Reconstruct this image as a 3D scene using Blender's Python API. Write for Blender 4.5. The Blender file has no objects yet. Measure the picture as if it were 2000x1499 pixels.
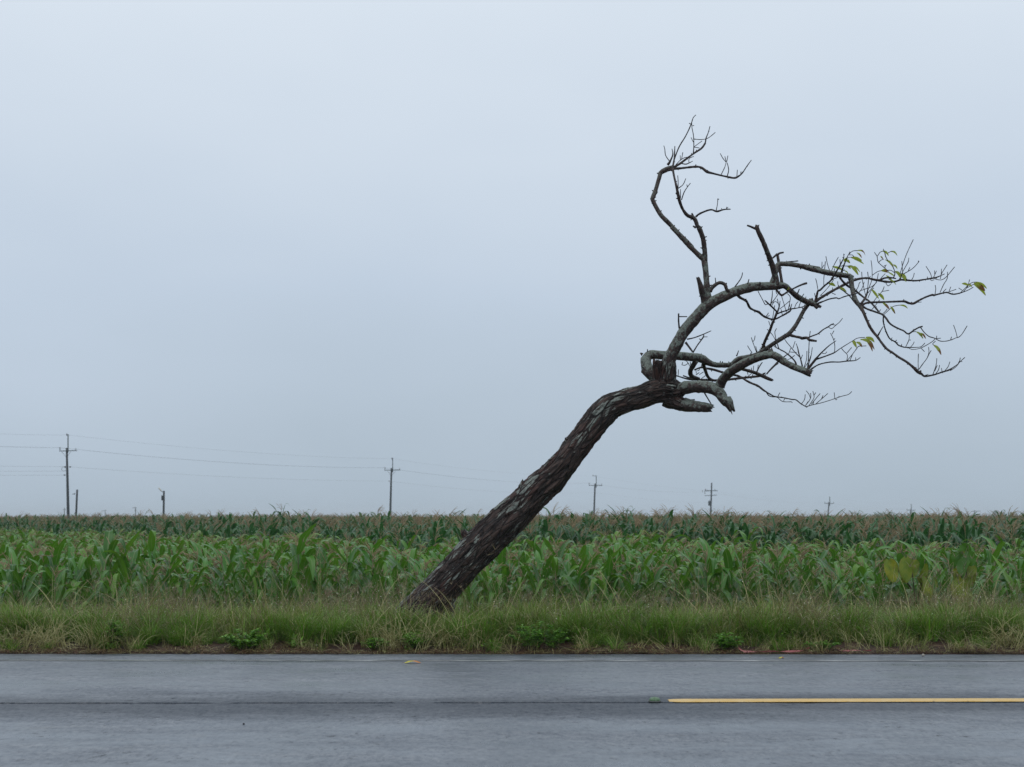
import bpy, math, random
import numpy as np
from mathutils import Vector, Matrix, noise

rng = random.Random(7)
nr = np.random.default_rng(7)
sc = bpy.context.scene
C = sc.collection
R = math.radians

# ------------------------------------------------------------------ camera
F, HX, HY, H = 2860.0, 1000.0, 1008.0, 1.70      # focal length in photo pixels, horizon point, eye height
cam_d = bpy.data.cameras.new('camera')
cam = bpy.data.objects.new('camera', cam_d)
C.objects.link(cam)
cam.location = (0, 0, H)
cam.rotation_euler = (R(90), 0, 0)
cam_d.sensor_fit = 'HORIZONTAL'
cam_d.sensor_width = 36.0
cam_d.lens = 36.0 * F / 2000.0
cam_d.shift_x = 0.0
cam_d.shift_y = (HY - 749.5) / 2000.0
cam_d.clip_start = 0.1
cam_d.clip_end = 9000
cam_d.dof.use_dof = True
cam_d.dof.focus_distance = 19.8
cam_d.dof.aperture_fstop = 3.2
sc.camera = cam

# ------------------------------------------------------------------ sky, sun, exposure
SUN_EL, SUN_ROT = R(58), R(200)
world = bpy.data.worlds.new('World')
sc.world = world
world.use_nodes = True
wn, wl = world.node_tree.nodes, world.node_tree.links
wn.clear()
wo = wn.new('ShaderNodeOutputWorld')
wb = wn.new('ShaderNodeBackground')
wl.new(wb.outputs[0], wo.inputs[0])
sky = wn.new('ShaderNodeTexSky')
sky.sky_type = 'NISHITA'
sky.sun_disc = False
sky.sun_elevation = SUN_EL
sky.sun_rotation = SUN_ROT
sky.dust_density = 4.0
tc = wn.new('ShaderNodeTexCoord')
sep = wn.new('ShaderNodeSeparateXYZ')
wl.new(tc.outputs['Generated'], sep.inputs[0])
ns = wn.new('ShaderNodeTexNoise')
ns.inputs['Scale'].default_value = 3.0
ns.inputs['Detail'].default_value = 3.0
mp = wn.new('ShaderNodeMapping')
mp.inputs['Scale'].default_value = (1, 1, 2.2)
wl.new(tc.outputs['Generated'], mp.inputs[0])
wl.new(mp.outputs[0], ns.inputs['Vector'])
ma = wn.new('ShaderNodeMath'); ma.operation = 'MULTIPLY_ADD'
wl.new(ns.outputs['Fac'], ma.inputs[0]); ma.inputs[1].default_value = 0.15; 
mb = wn.new('ShaderNodeMath'); mb.operation = 'SUBTRACT'
wl.new(sep.outputs['Z'], mb.inputs[0]); mb.inputs[1].default_value = 0.075
wl.new(mb.outputs[0], ma.inputs[2])
rp = wn.new('ShaderNodeValToRGB')
cr = rp.color_ramp
cr.elements[0].position = 0.0; cr.elements[0].color = (0.425, 0.515, 0.605, 1)
cr.elements[1].position = 1.0; cr.elements[1].color = (0.90, 0.95, 1.0, 1)
e = cr.elements.new(0.15); e.color = (0.550, 0.645, 0.765, 1)
e = cr.elements.new(0.34); e.color = (0.735, 0.815, 0.905, 1)
wl.new(ma.outputs[0], rp.inputs[0])
sk = wn.new('ShaderNodeMix'); sk.data_type = 'RGBA'; sk.blend_type = 'MULTIPLY'
sk.inputs[0].default_value = 1.0
wl.new(sky.outputs[0], sk.inputs[6]); sk.inputs[7].default_value = (0.1, 0.1, 0.1, 1)
mx = wn.new('ShaderNodeMix'); mx.data_type = 'RGBA'
mx.inputs[0].default_value = 0.95           # an almost closed cloud cover over the clear sky
wl.new(sk.outputs[2], mx.inputs[6]); wl.new(rp.outputs[0], mx.inputs[7])
wl.new(mx.outputs[2], wb.inputs[0])
wb.inputs[1].default_value = 1.0

sun_d = bpy.data.lights.new('sun', 'SUN')
sun_d.energy = 0.55
sun_d.angle = R(40)
sun_d.color = (1.0, 0.97, 0.92)
sun = bpy.data.objects.new('sun', sun_d)
C.objects.link(sun)
sun.rotation_euler = (R(32), 0, R(-20))
sc.view_settings.view_transform = 'Standard'
sc.view_settings.look = 'None'
sc.view_settings.exposure = 0.0
sc.view_settings.gamma = 1.0
sc.view_settings.use_curve_mapping = False
sc.cycles.volume_bounces = 1
sc.cycles.max_bounces = 8
sc.cycles.use_denoising = True
sc.cycles.denoising_input_passes = 'RGB_ALBEDO_NORMAL'
sc.cycles.denoising_prefilter = 'NONE'
sc.cycles.use_adaptive_sampling = False

# ------------------------------------------------------------------ helpers
def wp(px, py, Y):
    """photo pixel at a distance -> point in the place"""
    return Vector(((px - HX) / F * Y, Y, H + (HY - py) / F * Y))

def tag(o, label=None, cat=None, group=None, kind=None):
    if label: o['label'] = label
    if cat: o['category'] = cat
    if group: o['group'] = group
    if kind: o['kind'] = kind
    return o

def empty(name, loc=(0, 0, 0), rz=0):
    o = bpy.data.objects.new(name, None)
    o.empty_display_size = 0.1
    C.objects.link(o)
    o.location = loc
    o.rotation_euler = (0, 0, rz)
    return o

def link(name, me, parent=None, loc=None):
    o = bpy.data.objects.new(name, me)
    C.objects.link(o)
    if parent is not None: o.parent = parent
    if loc is not None: o.location = loc
    return o

class MB:
    """collects verts, faces and per-vertex attributes for ONE mesh"""
    def __init__(s):
        s.v, s.f, s.mi, s.at = [], [], [], {}
    def attr(s, name, vals):
        s.at.setdefault(name, []).extend(vals)
    def add(s, vs, fs, mi=0, **at):
        b = len(s.v)
        s.v.extend([tuple(p) for p in vs])
        s.f.extend([tuple(i + b for i in f) for f in fs])
        s.mi.extend([mi] * len(fs))
        for k, vals in at.items():
            L = s.at.setdefault(k, [])
            if len(L) < b:
                L.extend([0.0 if not isinstance(vals[0], (tuple, list)) else (0, 0, 0)] * (b - len(L)))
            L.extend(vals)
        return b
    def mesh(s, name, mats, smooth=True):
        me = bpy.data.meshes.new(name)
        me.from_pydata(s.v, [], s.f)
        for m in (mats if isinstance(mats, (list, tuple)) else [mats]):
            me.materials.append(m)
        if any(s.mi):
            me.polygons.foreach_set('material_index', s.mi)
        n = len(s.v)
        for k, L in s.at.items():
            vec = isinstance(L[0], (tuple, list))
            L = list(L) + [((0, 0, 0) if vec else 0.0)] * (n - len(L))
            a = me.attributes.new(k, 'FLOAT_VECTOR' if vec else 'FLOAT', 'POINT')
            if vec: a.data.foreach_set('vector', [c for p in L for c in p])
            else: a.data.foreach_set('value', L)
        if smooth:
            me.polygons.foreach_set('use_smooth', [True] * len(me.polygons))
        me.update()
        return me

def box(mb, c, d, mi=0, rot=None):
    x, y, z = d[0] / 2, d[1] / 2, d[2] / 2
    vs = [Vector((sx * x, sy * y, sz * z)) for sx in (-1, 1) for sy in (-1, 1) for sz in (-1, 1)]
    if rot is not None: vs = [rot @ v for v in vs]
    vs = [v + Vector(c) for v in vs]
    mb.add(vs, [(0, 1, 3, 2), (4, 6, 7, 5), (0, 4, 5, 1), (2, 3, 7, 6), (0, 2, 6, 4), (1, 5, 7, 3)], mi)

def tube(mb, pts, rad, n=8, mi=0, cap=True, s0=0.0, disp=None, jag=0.0):
    """swept tube with straightened bark coordinates in the attribute bk"""
    m = len(pts)
    pts = [Vector(p) for p in pts]
    tang = []
    for i in range(m):
        t = pts[min(i + 1, m - 1)] - pts[max(i - 1, 0)]
        tang.append(t.normalized() if t.length > 1e-9 else Vector((0, 0, 1)))
    ref = Vector((0, -1, 0.2))
    nrm = (ref - tang[0] * ref.dot(tang[0]))
    if nrm.length < 1e-4: nrm = tang[0].orthogonal()
    nrm.normalize()
    vs, bk, rd = [], [], []
    s = s0
    for i in range(m):
        if i: 
            s += (pts[i] - pts[i - 1]).length
            nrm = (nrm - tang[i] * nrm.dot(tang[i])).normalized()
        bi = tang[i].cross(nrm)
        for k in range(n):
            a = 2 * math.pi * k / n
            ca, sa = math.cos(a), math.sin(a)
            r = rad[i]
            b = (ca * r, sa * r, s)
            if disp: r = disp(a, s, r, b)
            p = pts[i] + (nrm * ca + bi * sa) * r
            if jag and i >= m - 2:
                p = p + tang[i] * (jag * (noise.noise(Vector((ca * 3, sa * 3, s * 7))) ) * rad[i])
            vs.append(p); bk.append(b); rd.append(rad[i])
    fs = []
    for i in range(m - 1):
        for k in range(n):
            k2 = (k + 1) % n
            fs.append((i * n + k, i * n + k2, (i + 1) * n + k2, (i + 1) * n + k))
    if cap:
        vs.append(pts[-1] - tang[-1] * rad[-1] * (0.5 if jag else -0.3)); bk.append((0, 0, s)); rd.append(rad[-1])
        e = len(vs) - 1
        fs += [((m - 1) * n + k, (m - 1) * n + (k + 1) % n, e) for k in range(n)]
        vs.append(pts[0]); bk.append((0, 0, s0)); rd.append(rad[0])
        e = len(vs) - 1
        fs += [((k + 1) % n, k, e) for k in range(n)]
    mb.add(vs, fs, mi, bk=bk, rad=rd)
    return s

# ------------------------------------------------------------------ materials
class NT:
    def __init__(s, name):
        s.m = bpy.data.materials.new(name)
        s.m.use_nodes = True
        s.n, s.l = s.m.node_tree.nodes, s.m.node_tree.links
        s.n.clear()
        s.out = s.n.new('ShaderNodeOutputMaterial')
    def node(s, t, **kw):
        x = s.n.new(t)
        for k, v in kw.items(): setattr(x, k, v)
        return x
    def put(s, sock, v):
        if isinstance(v, bpy.types.NodeSocket): s.l.new(v, sock)
        elif isinstance(v, (tuple, list)) and len(v) == 3 and sock.type == 'RGBA': sock.default_value = (*v, 1)
        else: sock.default_value = v
    def coord(s, kind='Object'):
        return s.node('ShaderNodeTexCoord').outputs[kind]
    def att(s, name, out='Fac'):
        a = s.node('ShaderNodeAttribute', attribute_name=name)
        return a.outputs[out]
    def rnd(s):
        return s.node('ShaderNodeObjectInfo').outputs['Random']
    def map(s, v, scale=(1, 1, 1), loc=(0, 0, 0)):
        m = s.node('ShaderNodeMapping')
        s.l.new(v, m.inputs[0]); m.inputs['Scale'].default_value = scale; m.inputs['Location'].default_value = loc
        return m.outputs[0]
    def noise(s, v, scale, detail=4, rough=0.55, dist=0.0):
        t = s.node('ShaderNodeTexNoise')
        if v is not None: s.l.new(v, t.inputs['Vector'])
        t.inputs['Scale'].default_value = scale; t.inputs['Detail'].default_value = detail
        t.inputs['Roughness'].default_value = rough; t.inputs['Distortion'].default_value = dist
        return t.outputs['Fac']
    def vor(s, v, scale, feature='F1', out='Distance', rand=1.0):
        t = s.node('ShaderNodeTexVoronoi', feature=feature)
        s.l.new(v, t.inputs['Vector']); t.inputs['Scale'].default_value = scale
        t.inputs['Randomness'].default_value = rand
        return t.outputs[out]
    def ramp(s, v, a, b, lo=0.0, hi=1.0):
        m = s.node('ShaderNodeMapRange', interpolation_type='SMOOTHSTEP')
        s.put(m.inputs[0], v)
        m.inputs[1].default_value = a; m.inputs[2].default_value = b
        m.inputs[3].default_value = lo; m.inputs[4].default_value = hi
        return m.outputs[0]
    def math(s, op, a, b=0.0, clamp=False):
        m = s.node('ShaderNodeMath', operation=op, use_clamp=clamp)
        s.put(m.inputs[0], a); s.put(m.inputs[1], b)
        return m.outputs[0]
    def mix(s, f, a, b, mode='MIX'):
        m = s.node('ShaderNodeMix', data_type='RGBA', blend_type=mode)
        s.put(m.inputs[0], f); s.put(m.inputs[6], a); s.put(m.inputs[7], b)
        return m.outputs[2]
    def bump(s, h, strength=0.5, dist=0.01):
        b = s.node('ShaderNodeBump')
        s.put(b.inputs['Height'], h); b.inputs['Strength'].default_value = strength; b.inputs['Distance'].default_value = dist
        return b.outputs[0]
    def bsdf(s, color, rough=0.7, normal=None, spec=0.5, transl=None, tw=0.3, metal=0.0, ior=1.45):
        p = s.node('ShaderNodeBsdfPrincipled')
        s.put(p.inputs['Base Color'], color); s.put(p.inputs['Roughness'], rough)
        s.put(p.inputs['Metallic'], metal); s.put(p.inputs['IOR'], ior)
        s.put(p.inputs['Specular IOR Level'], spec)
        if normal is not None: s.l.new(normal, p.inputs['Normal'])
        o = p.outputs[0]
        if transl is not None:
            t = s.node('ShaderNodeBsdfTranslucent')
            s.put(t.inputs[0], transl)
            m = s.node('ShaderNodeMixShader'); m.inputs[0].default_value = tw
            s.l.new(o, m.inputs[1]); s.l.new(t.outputs[0], m.inputs[2])
            o = m.outputs[0]
        s.l.new(o, s.out.inputs[0])
        return s.m

M = {}
def build_materials():
    # wet asphalt ---------------------------------------------------
    t = NT('wet_asphalt'); v = t.coord()
    sx = t.node('ShaderNodeSeparateXYZ'); t.l.new(v, sx.inputs[0])
    agg = t.noise(v, 95, 3, 0.7)
    agg2 = t.vor(v, 60)
    spots = t.noise(t.map(v, (2.2, 1.0, 1)), 5.0, 4, 0.6)
    big = t.noise(t.map(v, (0.35, 1.0, 1)), 0.9, 3, 0.55)
    # polished wheel tracks run along the lane, the strip beside the joint stays coarse
    trk = t.math('ABSOLUTE', t.math('SUBTRACT', sx.outputs['Y'], 13.15))
    trk = t.ramp(t.math('ADD', trk, t.math('MULTIPLY', t.math('SUBTRACT', big, 0.5), 1.3)), 0.1, 1.5, 0.25, 1.0)
    wet = t.math('MULTIPLY', trk, t.ramp(spots, 0.25, 0.7, 0.85, 1.0))
    grain = t.ramp(agg, 0.35, 0.7)
    col = t.mix(grain, (0.032, 0.044, 0.062), (0.098, 0.120, 0.156))
    pit = t.math('MULTIPLY', t.ramp(t.noise(t.map(v, (0.8, 0.5, 1), (1, 8, 2)), 13, 6, 0.75), 0.52, 0.74), t.ramp(t.noise(v, 1.1, 4, 0.6), 0.36, 0.62))
    col = t.mix(t.math('MULTIPLY', pit, 0.8), col, (0.010, 0.012, 0.014))
    flecks = t.ramp(t.noise(t.map(v, (1, 0.4, 1)), 26, 2, 0.5), 0.67, 0.75)
    col = t.mix(t.math('MULTIPLY', flecks, 0.5), col, (0.28, 0.28, 0.28))
    stain = t.ramp(t.noise(t.map(v, (0.5, 1.2, 1), (7, 3, 0)), 2.2, 4, 0.6), 0.60, 0.75)
    col = t.mix(t.math('MULTIPLY', stain, 0.5), col, (0.020, 0.021, 0.024))
    film = t.ramp(t.noise(t.map(v, (0.4, 1.3, 1), (11, 2, 0)), 1.3, 4, 0.6), 0.35, 0.65, 0.35, 1.0)
    rgh = t.math('SUBTRACT', 0.60, t.math('MULTIPLY', t.math('MULTIPLY', wet, film), 0.33))
    rgh = t.math('ADD', rgh, t.math('MULTIPLY', pit, 0.25))
    rgh = t.math('ADD', rgh, t.math('MULTIPLY', t.math('SUBTRACT', agg, 0.5), 0.25))
    gr2 = t.noise(t.map(v, (1, 0.45, 1), (5, 1, 0)), 22, 6, 0.8)
    spc = t.math('ADD', 0.30, t.math('MULTIPLY', t.ramp(gr2, 0.35, 0.65), 1.25))
    spc = t.math('MULTIPLY', spc, t.math('SUBTRACT', 1.0, t.math('MULTIPLY', pit, 0.92)))
    spc = t.math('MULTIPLY', spc, t.ramp(trk, 0.25, 1.0, 0.42, 1.55))
    col = t.mix(t.ramp(trk, 0.25, 0.9, 0.45, 0.0), col, (0.022, 0.025, 0.031))
    spc = t.math('MULTIPLY', spc, t.ramp(big, 0.3, 0.7, 0.70, 1.2))
    mott = t.noise(t.map(v, (0.8, 1, 1), (3, 3, 8)), 4.5, 6, 0.72)
    spc = t.math('MULTIPLY', spc, t.ramp(mott, 0.35, 0.65, 0.75, 1.6))
    hgt = t.math('ADD', t.math('MULTIPLY', agg, 0.6), t.math('MULTIPLY', agg2, 0.5))
    M['asphalt'] = t.bsdf(col, rgh, t.bump(hgt, 0.10, 0.003), spc, ior=1.50)
    # joint filler (tar and grit)
    t = NT('tar_joint'); v = t.coord()
    M['tar'] = t.bsdf(t.mix(t.noise(v, 30), (0.010, 0.010, 0.012), (0.03, 0.03, 0.032)), 0.7)
    # paints
    t = NT('yellow_road_paint'); v = t.coord()
    n1 = t.ramp(t.noise(t.map(v, (0.6, 2, 1)), 9, 5, 0.7), 0.42, 0.72)
    n2 = t.ramp(t.noise(v, 60, 3, 0.6), 0.55, 0.75)
    c = t.mix(n1, (0.62, 0.40, 0.115), (0.66, 0.50, 0.25))
    c = t.mix(t.math('MULTIPLY', n2, 0.5), c, (0.25, 0.17, 0.07))
    c = t.mix(t.ramp(t.noise(t.map(v, (1, 3, 1), (2, 2, 2)), 14, 5, 0.7), 0.60, 0.72), c, (0.10, 0.095, 0.085))
    M['yellow'] = t.bsdf(c, 0.5, t.bump(t.noise(v, 120), 0.3, 0.003))
    t = NT('worn_white_paint'); v = t.coord()
    w = t.ramp(t.noise(t.map(v, (0.5, 3, 1)), 2.6, 5, 0.7), 0.45, 0.62)
    gr = t.ramp(t.noise(t.map(v, (0.5, 2, 1), (3, 9, 0)), 2.0, 3), 0.5, 0.65)
    c = t.mix(gr, (0.055, 0.060, 0.064), (0.045, 0.060, 0.035))
    c = t.mix(t.math('MULTIPLY', w, 0.9), c, (0.42, 0.44, 0.44))
    M['white'] = t.bsdf(c, 0.45, t.bump(t.noise(v, 90, 3, 0.7), 0.35, 0.004))
    # soil and litter
    t = NT('soil'); v = t.coord()
    n1 = t.noise(v, 6, 6, 0.7)
    c = t.mix(t.ramp(n1, 0.3, 0.7), (0.016, 0.008, 0.006), (0.075, 0.034, 0.022))
    c = t.mix(t.ramp(t.noise(v, 1.4, 3), 0.52, 0.66, 0, 0.6), c, (0.05, 0.045, 0.025))
    M['soil'] = t.bsdf(c, 0.75, t.bump(t.noise(v, 45, 5, 0.7), 0.8, 0.02))
    # trunk bark ------------------------------------------------------
    t = NT('trunk_bark'); b = t.att('bk', 'Vector')
    st = t.map(b, (1, 1, 0.16))
    warp = t.noise(t.map(b, (1, 1, 0.4)), 5, 3)
    ridge = t.noise(st, 26, 6, 0.65, 0.6)
    plate = t.vor(t.map(b, (1, 1, 0.25)), 15, 'DISTANCE_TO_EDGE')
    crack = t.ramp(t.math('ADD', plate, t.math('MULTIPLY', t.math('SUBTRACT', ridge, 0.5), 0.22)), 0.015, 0.14)
    c = t.mix(t.ramp(ridge, 0.36, 0.70), (0.008, 0.005, 0.005), (0.088, 0.054, 0.044))
    red = t.ramp(t.noise(t.map(b, (1, 1, 0.3), (4, 0, 0)), 3.2, 3), 0.45, 0.65)
    c = t.mix(t.math('MULTIPLY', red, 0.6), c, (0.060, 0.022, 0.017))
    c = t.mix(crack, t.mix(0.75, c, (0.005, 0.004, 0.004)), c)
    # lichen crusts: on the plates, more of them on the weather side
    geo = t.node('ShaderNodeNewGeometry')
    nz = t.node('ShaderNodeSeparateXYZ'); t.l.new(geo.outputs['True Normal'], nz.inputs[0])
    lic = t.math('ADD', t.noise(t.map(b, (1, 1, 0.34), (2, 5, 1)), 7.5, 8, 0.70, 0.6), t.math('MULTIPLY', nz.outputs['Z'], 0.10))
    lic = t.math('ADD', lic, t.math('MULTIPLY', t.math('SUBTRACT', warp, 0.5), 0.55))
    lich = t.math('MULTIPLY', t.ramp(lic, 0.548, 0.602), t.ramp(crack, 0.2, 0.9, 0.0, 1.0))
    sp = t.ramp(t.noise(b, 55, 3, 0.6), 0.64, 0.70)
    spm = t.math('MULTIPLY', sp, t.ramp(t.noise(b, 3.5, 2), 0.42, 0.6))
    lcol = t.mix(t.ramp(t.noise(b, 40, 4, 0.7), 0.3, 0.7), (0.085, 0.100, 0.088), (0.29, 0.325, 0.295))
    c = t.mix(t.math('MAXIMUM', t.math('MULTIPLY', lich, 0.92), t.math('MULTIPLY', spm, 0.8)), c, lcol)
    hh = t.math('ADD', t.math('MULTIPLY', ridge, 0.8), t.math('ADD', t.math('MULTIPLY', crack, 0.6), t.math('MULTIPLY', lich, 0.25)))
    hh = t.math('ADD', hh, t.math('MULTIPLY', t.noise(b, 90, 3), 0.25))
    M['trunk'] = t.bsdf(c, t.math('SUBTRACT', 0.62, t.math('MULTIPLY', ridge, 0.15)), t.bump(hh, 1.0, 0.035), 0.40)
    # limb bark ---------------------------------------------------------
    t = NT('limb_bark'); b = t.att('bk', 'Vector'); rd = t.att('rad')
    geo = t.node('ShaderNodeNewGeometry')
    nz = t.node('ShaderNodeSeparateXYZ'); t.l.new(geo.outputs['Normal'], nz.inputs[0])
    n1 = t.noise(t.map(b, (1, 1, 0.5)), 40, 5, 0.65)
    c = t.mix(t.ramp(n1, 0.35, 0.7), (0.013, 0.009, 0.009), (0.070, 0.042, 0.036))
    lic = t.math('ADD', t.noise(b, 17, 5, 0.65), t.math('MULTIPLY', nz.outputs['Z'], 0.17))
    lic = t.math('MULTIPLY', t.ramp(lic, 0.46, 0.60), t.ramp(rd, 0.018, 0.045))
    fine = t.noise(b, 110, 4, 0.7)
    lcol = t.mix(t.ramp(fine, 0.36, 0.62), (0.050, 0.062, 0.050), (0.215, 0.255, 0.225))
    c = t.mix(t.math('MULTIPLY', lic, 0.93), c, lcol)
    tw = t.ramp(rd, 0.008, 0.02)
    c = t.mix(tw, t.mix(n1, (0.012, 0.012, 0.015), (0.040, 0.036, 0.038)), c)
    M['limb'] = t.bsdf(c, 0.62, t.bump(t.math('ADD', n1, t.math('MULTIPLY', fine, 0.5)), 0.7, 0.008), 0.4)
    t = NT('broken_wood'); b = t.att('bk', 'Vector')
    n1 = t.noise(t.map(b, (1, 1, 0.1)), 60, 4, 0.7)
    M['rot'] = t.bsdf(t.mix(n1, (0.006, 0.005, 0.005), (0.045, 0.033, 0.028)), 0.7, t.bump(n1, 0.8, 0.01))
    # tree leaf
    t = NT('tree_leaf'); tt = t.att('tl'); v = t.coord()
    rnd = t.rnd()
    g = t.mix(t.noise(v, 18, 3), (0.18, 0.26, 0.035), (0.34, 0.38, 0.06))
    br = t.mix(rnd, (0.10, 0.045, 0.030), (0.20, 0.10, 0.035))
    br_f = t.ramp(t.math('ADD', t.math('ADD', tt, t.math('MULTIPLY', t.math('SUBTRACT', t.noise(v, 25, 3), 0.5), 0.8)),
                         t.math('MULTIPLY', t.ramp(rnd, 0.55, 1.0), 0.6)), 0.85, 1.15)
    c = t.mix(br_f, g, br)
    M['tleaf'] = t.bsdf(c, 0.45, None, 0.4, t.mix(br_f, (0.50, 0.60, 0.07), (0.22, 0.10, 0.03)), 0.45)
    # corn --------------------------------------------------------------
    t = NT('corn_leaf'); cu = t.att('cu'); tl = t.att('tl'); v = t.coord(); rnd = t.rnd()
    st = t.noise(t.map(t.att('lc', 'Vector'), (1, 0.05, 1)), 120, 3)
    g = t.mix(t.noise(v, 2.2, 2), (0.030, 0.145, 0.016), (0.085, 0.255, 0.026))
    lr = t.math('ADD', t.math('MULTIPLY', t.att('lr'), 0.7), t.math('MULTIPLY', rnd, 0.3))
    g = t.mix(t.ramp(lr, 0.0, 0.5, 0.75, 0.0), g, (0.010, 0.052, 0.010))
    g = t.mix(t.ramp(lr, 0.45, 1.0, 0.0, 0.85), g, (0.150, 0.300, 0.026))
    g = t.mix(t.math('MULTIPLY', st, 0.35), g, (0.022, 0.100, 0.024))
    rib = t.ramp(t.math('ABSOLUTE', cu), 0.04, 0.11, 1.0, 0.0)
    g = t.mix(t.math('MULTIPLY', rib, 0.75), g, (0.20, 0.28, 0.11))
    dry = t.ramp(t.math('ADD', tl, t.math('MULTIPLY', t.math('SUBTRACT', t.noise(v, 6, 3), 0.5), 0.7)), 1.03, 1.16)
    g = t.mix(dry, g, (0.22, 0.17, 0.08))
    M['cleaf'] = t.bsdf(g, 0.32, t.bump(st, 0.2, 0.003), 0.5, t.mix(0.6, g, (0.20, 0.46, 0.02)), 0.24)
    t = NT('corn_stalk'); v = t.coord()
    M['stalk'] = t.bsdf(t.mix(t.noise(t.map(v, (1, 1, 0.2)), 30), (0.05, 0.09, 0.025), (0.13, 0.15, 0.05)), 0.5)
    t = NT('corn_tassel'); rnd = t.rnd(); v = t.coord()
    c = t.mix(rnd, (0.24, 0.165, 0.105), (0.46, 0.35, 0.21))
    c = t.mix(t.noise(v, 14, 3), c, (0.34, 0.26, 0.155))
    M['tassel'] = t.bsdf(c, 0.7, None, 0.3, (0.30, 0.20, 0.10), 0.2)
    # taller stand of another sowing: bluer green, some distance haze put into the colour
    t = NT('corn_leaf_blue'); cu = t.att('cu'); v = t.coord(); rnd = t.rnd()
    g = t.mix(t.noise(v, 2.2, 2), (0.011, 0.066, 0.022), (0.032, 0.115, 0.036))
    g = t.mix(t.att('lr'), t.mix(0.6, g, (0.006, 0.035, 0.012)), t.mix(0.5, g, (0.06, 0.16, 0.04)))
    rib = t.ramp(t.math('ABSOLUTE', cu), 0.04, 0.11, 1.0, 0.0)
    g = t.mix(t.math('MULTIPLY', rib, 0.5), g, (0.16, 0.24, 0.12))
    M['cleaf2'] = t.bsdf(g, 0.36, None, 0.5, (0.06, 0.24, 0.04), 0.2)
    # grasses
    def grass(name, a, b, tip, tr):
        t = NT(name); tl = t.att('tl'); rnd = t.rnd(); br = t.att('br')
        c = t.mix(br, a, b)
        c = t.mix(t.math('MULTIPLY', rnd, 0.40), c, t.mix(0.6, c, (0.13, 0.125, 0.045)))
        c = t.mix(t.ramp(tl, 0.6, 1.05, 0, 0.75), c, tip)
        return t.bsdf(c, 0.5, None, 0.4, tr, 0.3)
    M['grass'] = grass('green_grass', (0.018, 0.046, 0.006), (0.230, 0.320, 0.045), (0.38, 0.38, 0.15), (0.18, 0.26, 0.04))
    M['grass2'] = grass('lush_grass', (0.018, 0.080, 0.005), (0.165, 0.380, 0.024), (0.22, 0.36, 0.07), (0.15, 0.32, 0.03))
    M['straw'] = grass('straw_grass', (0.27, 0.26, 0.10), (0.48, 0.46, 0.22), (0.48, 0.43, 0.25), (0.22, 0.19, 0.08))
    M['seed'] = grass('seed_head', (0.13, 0.105, 0.070), (0.34, 0.275, 0.170), (0.33, 0.27, 0.17), (0.2, 0.16, 0.09))
    M['dead'] = grass('dead_litter', (0.045, 0.016, 0.010), (0.20, 0.095, 0.050), (0.12, 0.07, 0.04), (0.08, 0.05, 0.03))
    t = NT('dew_seed')
    M['dew'] = t.bsdf((0.62, 0.64, 0.50), 0.25, None, 0.6)
    # weeds
    t = NT('weed_leaf'); rnd = t.rnd(); br = t.att('br')
    c = t.mix(br, (0.060, 0.200, 0.014), (0.160, 0.360, 0.030))
    M['weed'] = t.bsdf(c, 0.42, None, 0.5, (0.15, 0.34, 0.03), 0.3)
    t = NT('yellowing_leaf'); v = t.coord(); rnd = t.rnd(); cu = t.att('cu')
    n1 = t.ramp(t.noise(v, 9, 4, 0.6), 0.35, 0.65)
    c = t.mix(n1, (0.27, 0.285, 0.026), (0.12, 0.20, 0.020))
    c = t.mix(t.math('MULTIPLY', rnd, 0.75), c, (0.085, 0.185, 0.022))
    vein = t.ramp(t.math('ABSOLUTE', t.math('SINE', t.math('ADD', t.math('MULTIPLY', t.att('tl'), 26.0), t.math('MULTIPLY', t.math('ABSOLUTE', cu), -9.0)))), 0.0, 0.22, 0.45, 0.0)
    c = t.mix(vein, c, (0.30, 0.30, 0.08))
    c = t.mix(t.ramp(t.noise(v, 22, 3), 0.62, 0.72), c, (0.11, 0.065, 0.02))
    c = t.mix(t.ramp(t.math('ABSOLUTE', cu), 0.86, 1.0, 0, 0.7), c, (0.15, 0.10, 0.03))
    M['yleaf'] = t.bsdf(c, 0.5, t.bump(t.noise(v, 30), 0.3, 0.01), 0.4, (0.30, 0.32, 0.02), 0.16)
    t = NT('broad_green_leaf'); v = t.coord()
    c = t.mix(t.noise(v, 9, 4), (0.028, 0.105, 0.020), (0.085, 0.190, 0.024))
    M['gleaf'] = t.bsdf(c, 0.42, t.bump(t.noise(v, 30), 0.3, 0.01), 0.5, (0.10, 0.28, 0.02), 0.3)
    t = NT('weed_stem'); M['stem'] = t.bsdf((0.07, 0.075, 0.03), 0.6)
    t = NT('dry_twig'); rnd = t.att('br')
    M['dry'] = t.bsdf(t.mix(rnd, (0.045, 0.030, 0.022), (0.13, 0.095, 0.065)), 0.75)
    # poles
    t = NT('weathered_concrete'); v = t.coord()
    n1 = t.noise(t.map(v, (1, 1, 0.2)), 4, 5)
    M['pole'] = t.bsdf(t.mix(n1, (0.030, 0.040, 0.048), (0.075, 0.085, 0.092)), 0.7, t.bump(n1, 0.3, 0.02))
    t = NT('galvanised_steel'); v = t.coord()
    M['steel'] = t.bsdf(t.mix(t.noise(v, 5), (0.06, 0.085, 0.095), (0.11, 0.135, 0.145)), 0.55, None, 0.5, metal=0.2)
    t = NT('insulator_porcelain'); v = t.coord()
    M['porc'] = t.bsdf(t.mix(t.noise(v, 8), (0.04, 0.04, 0.045), (0.08, 0.075, 0.075)), 0.35)
    t = NT('wire'); v = t.coord(); M['wire'] = t.bsdf(t.mix(t.noise(v, 1), (0.14, 0.165, 0.19), (0.19, 0.215, 0.24)), 0.6)
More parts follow.
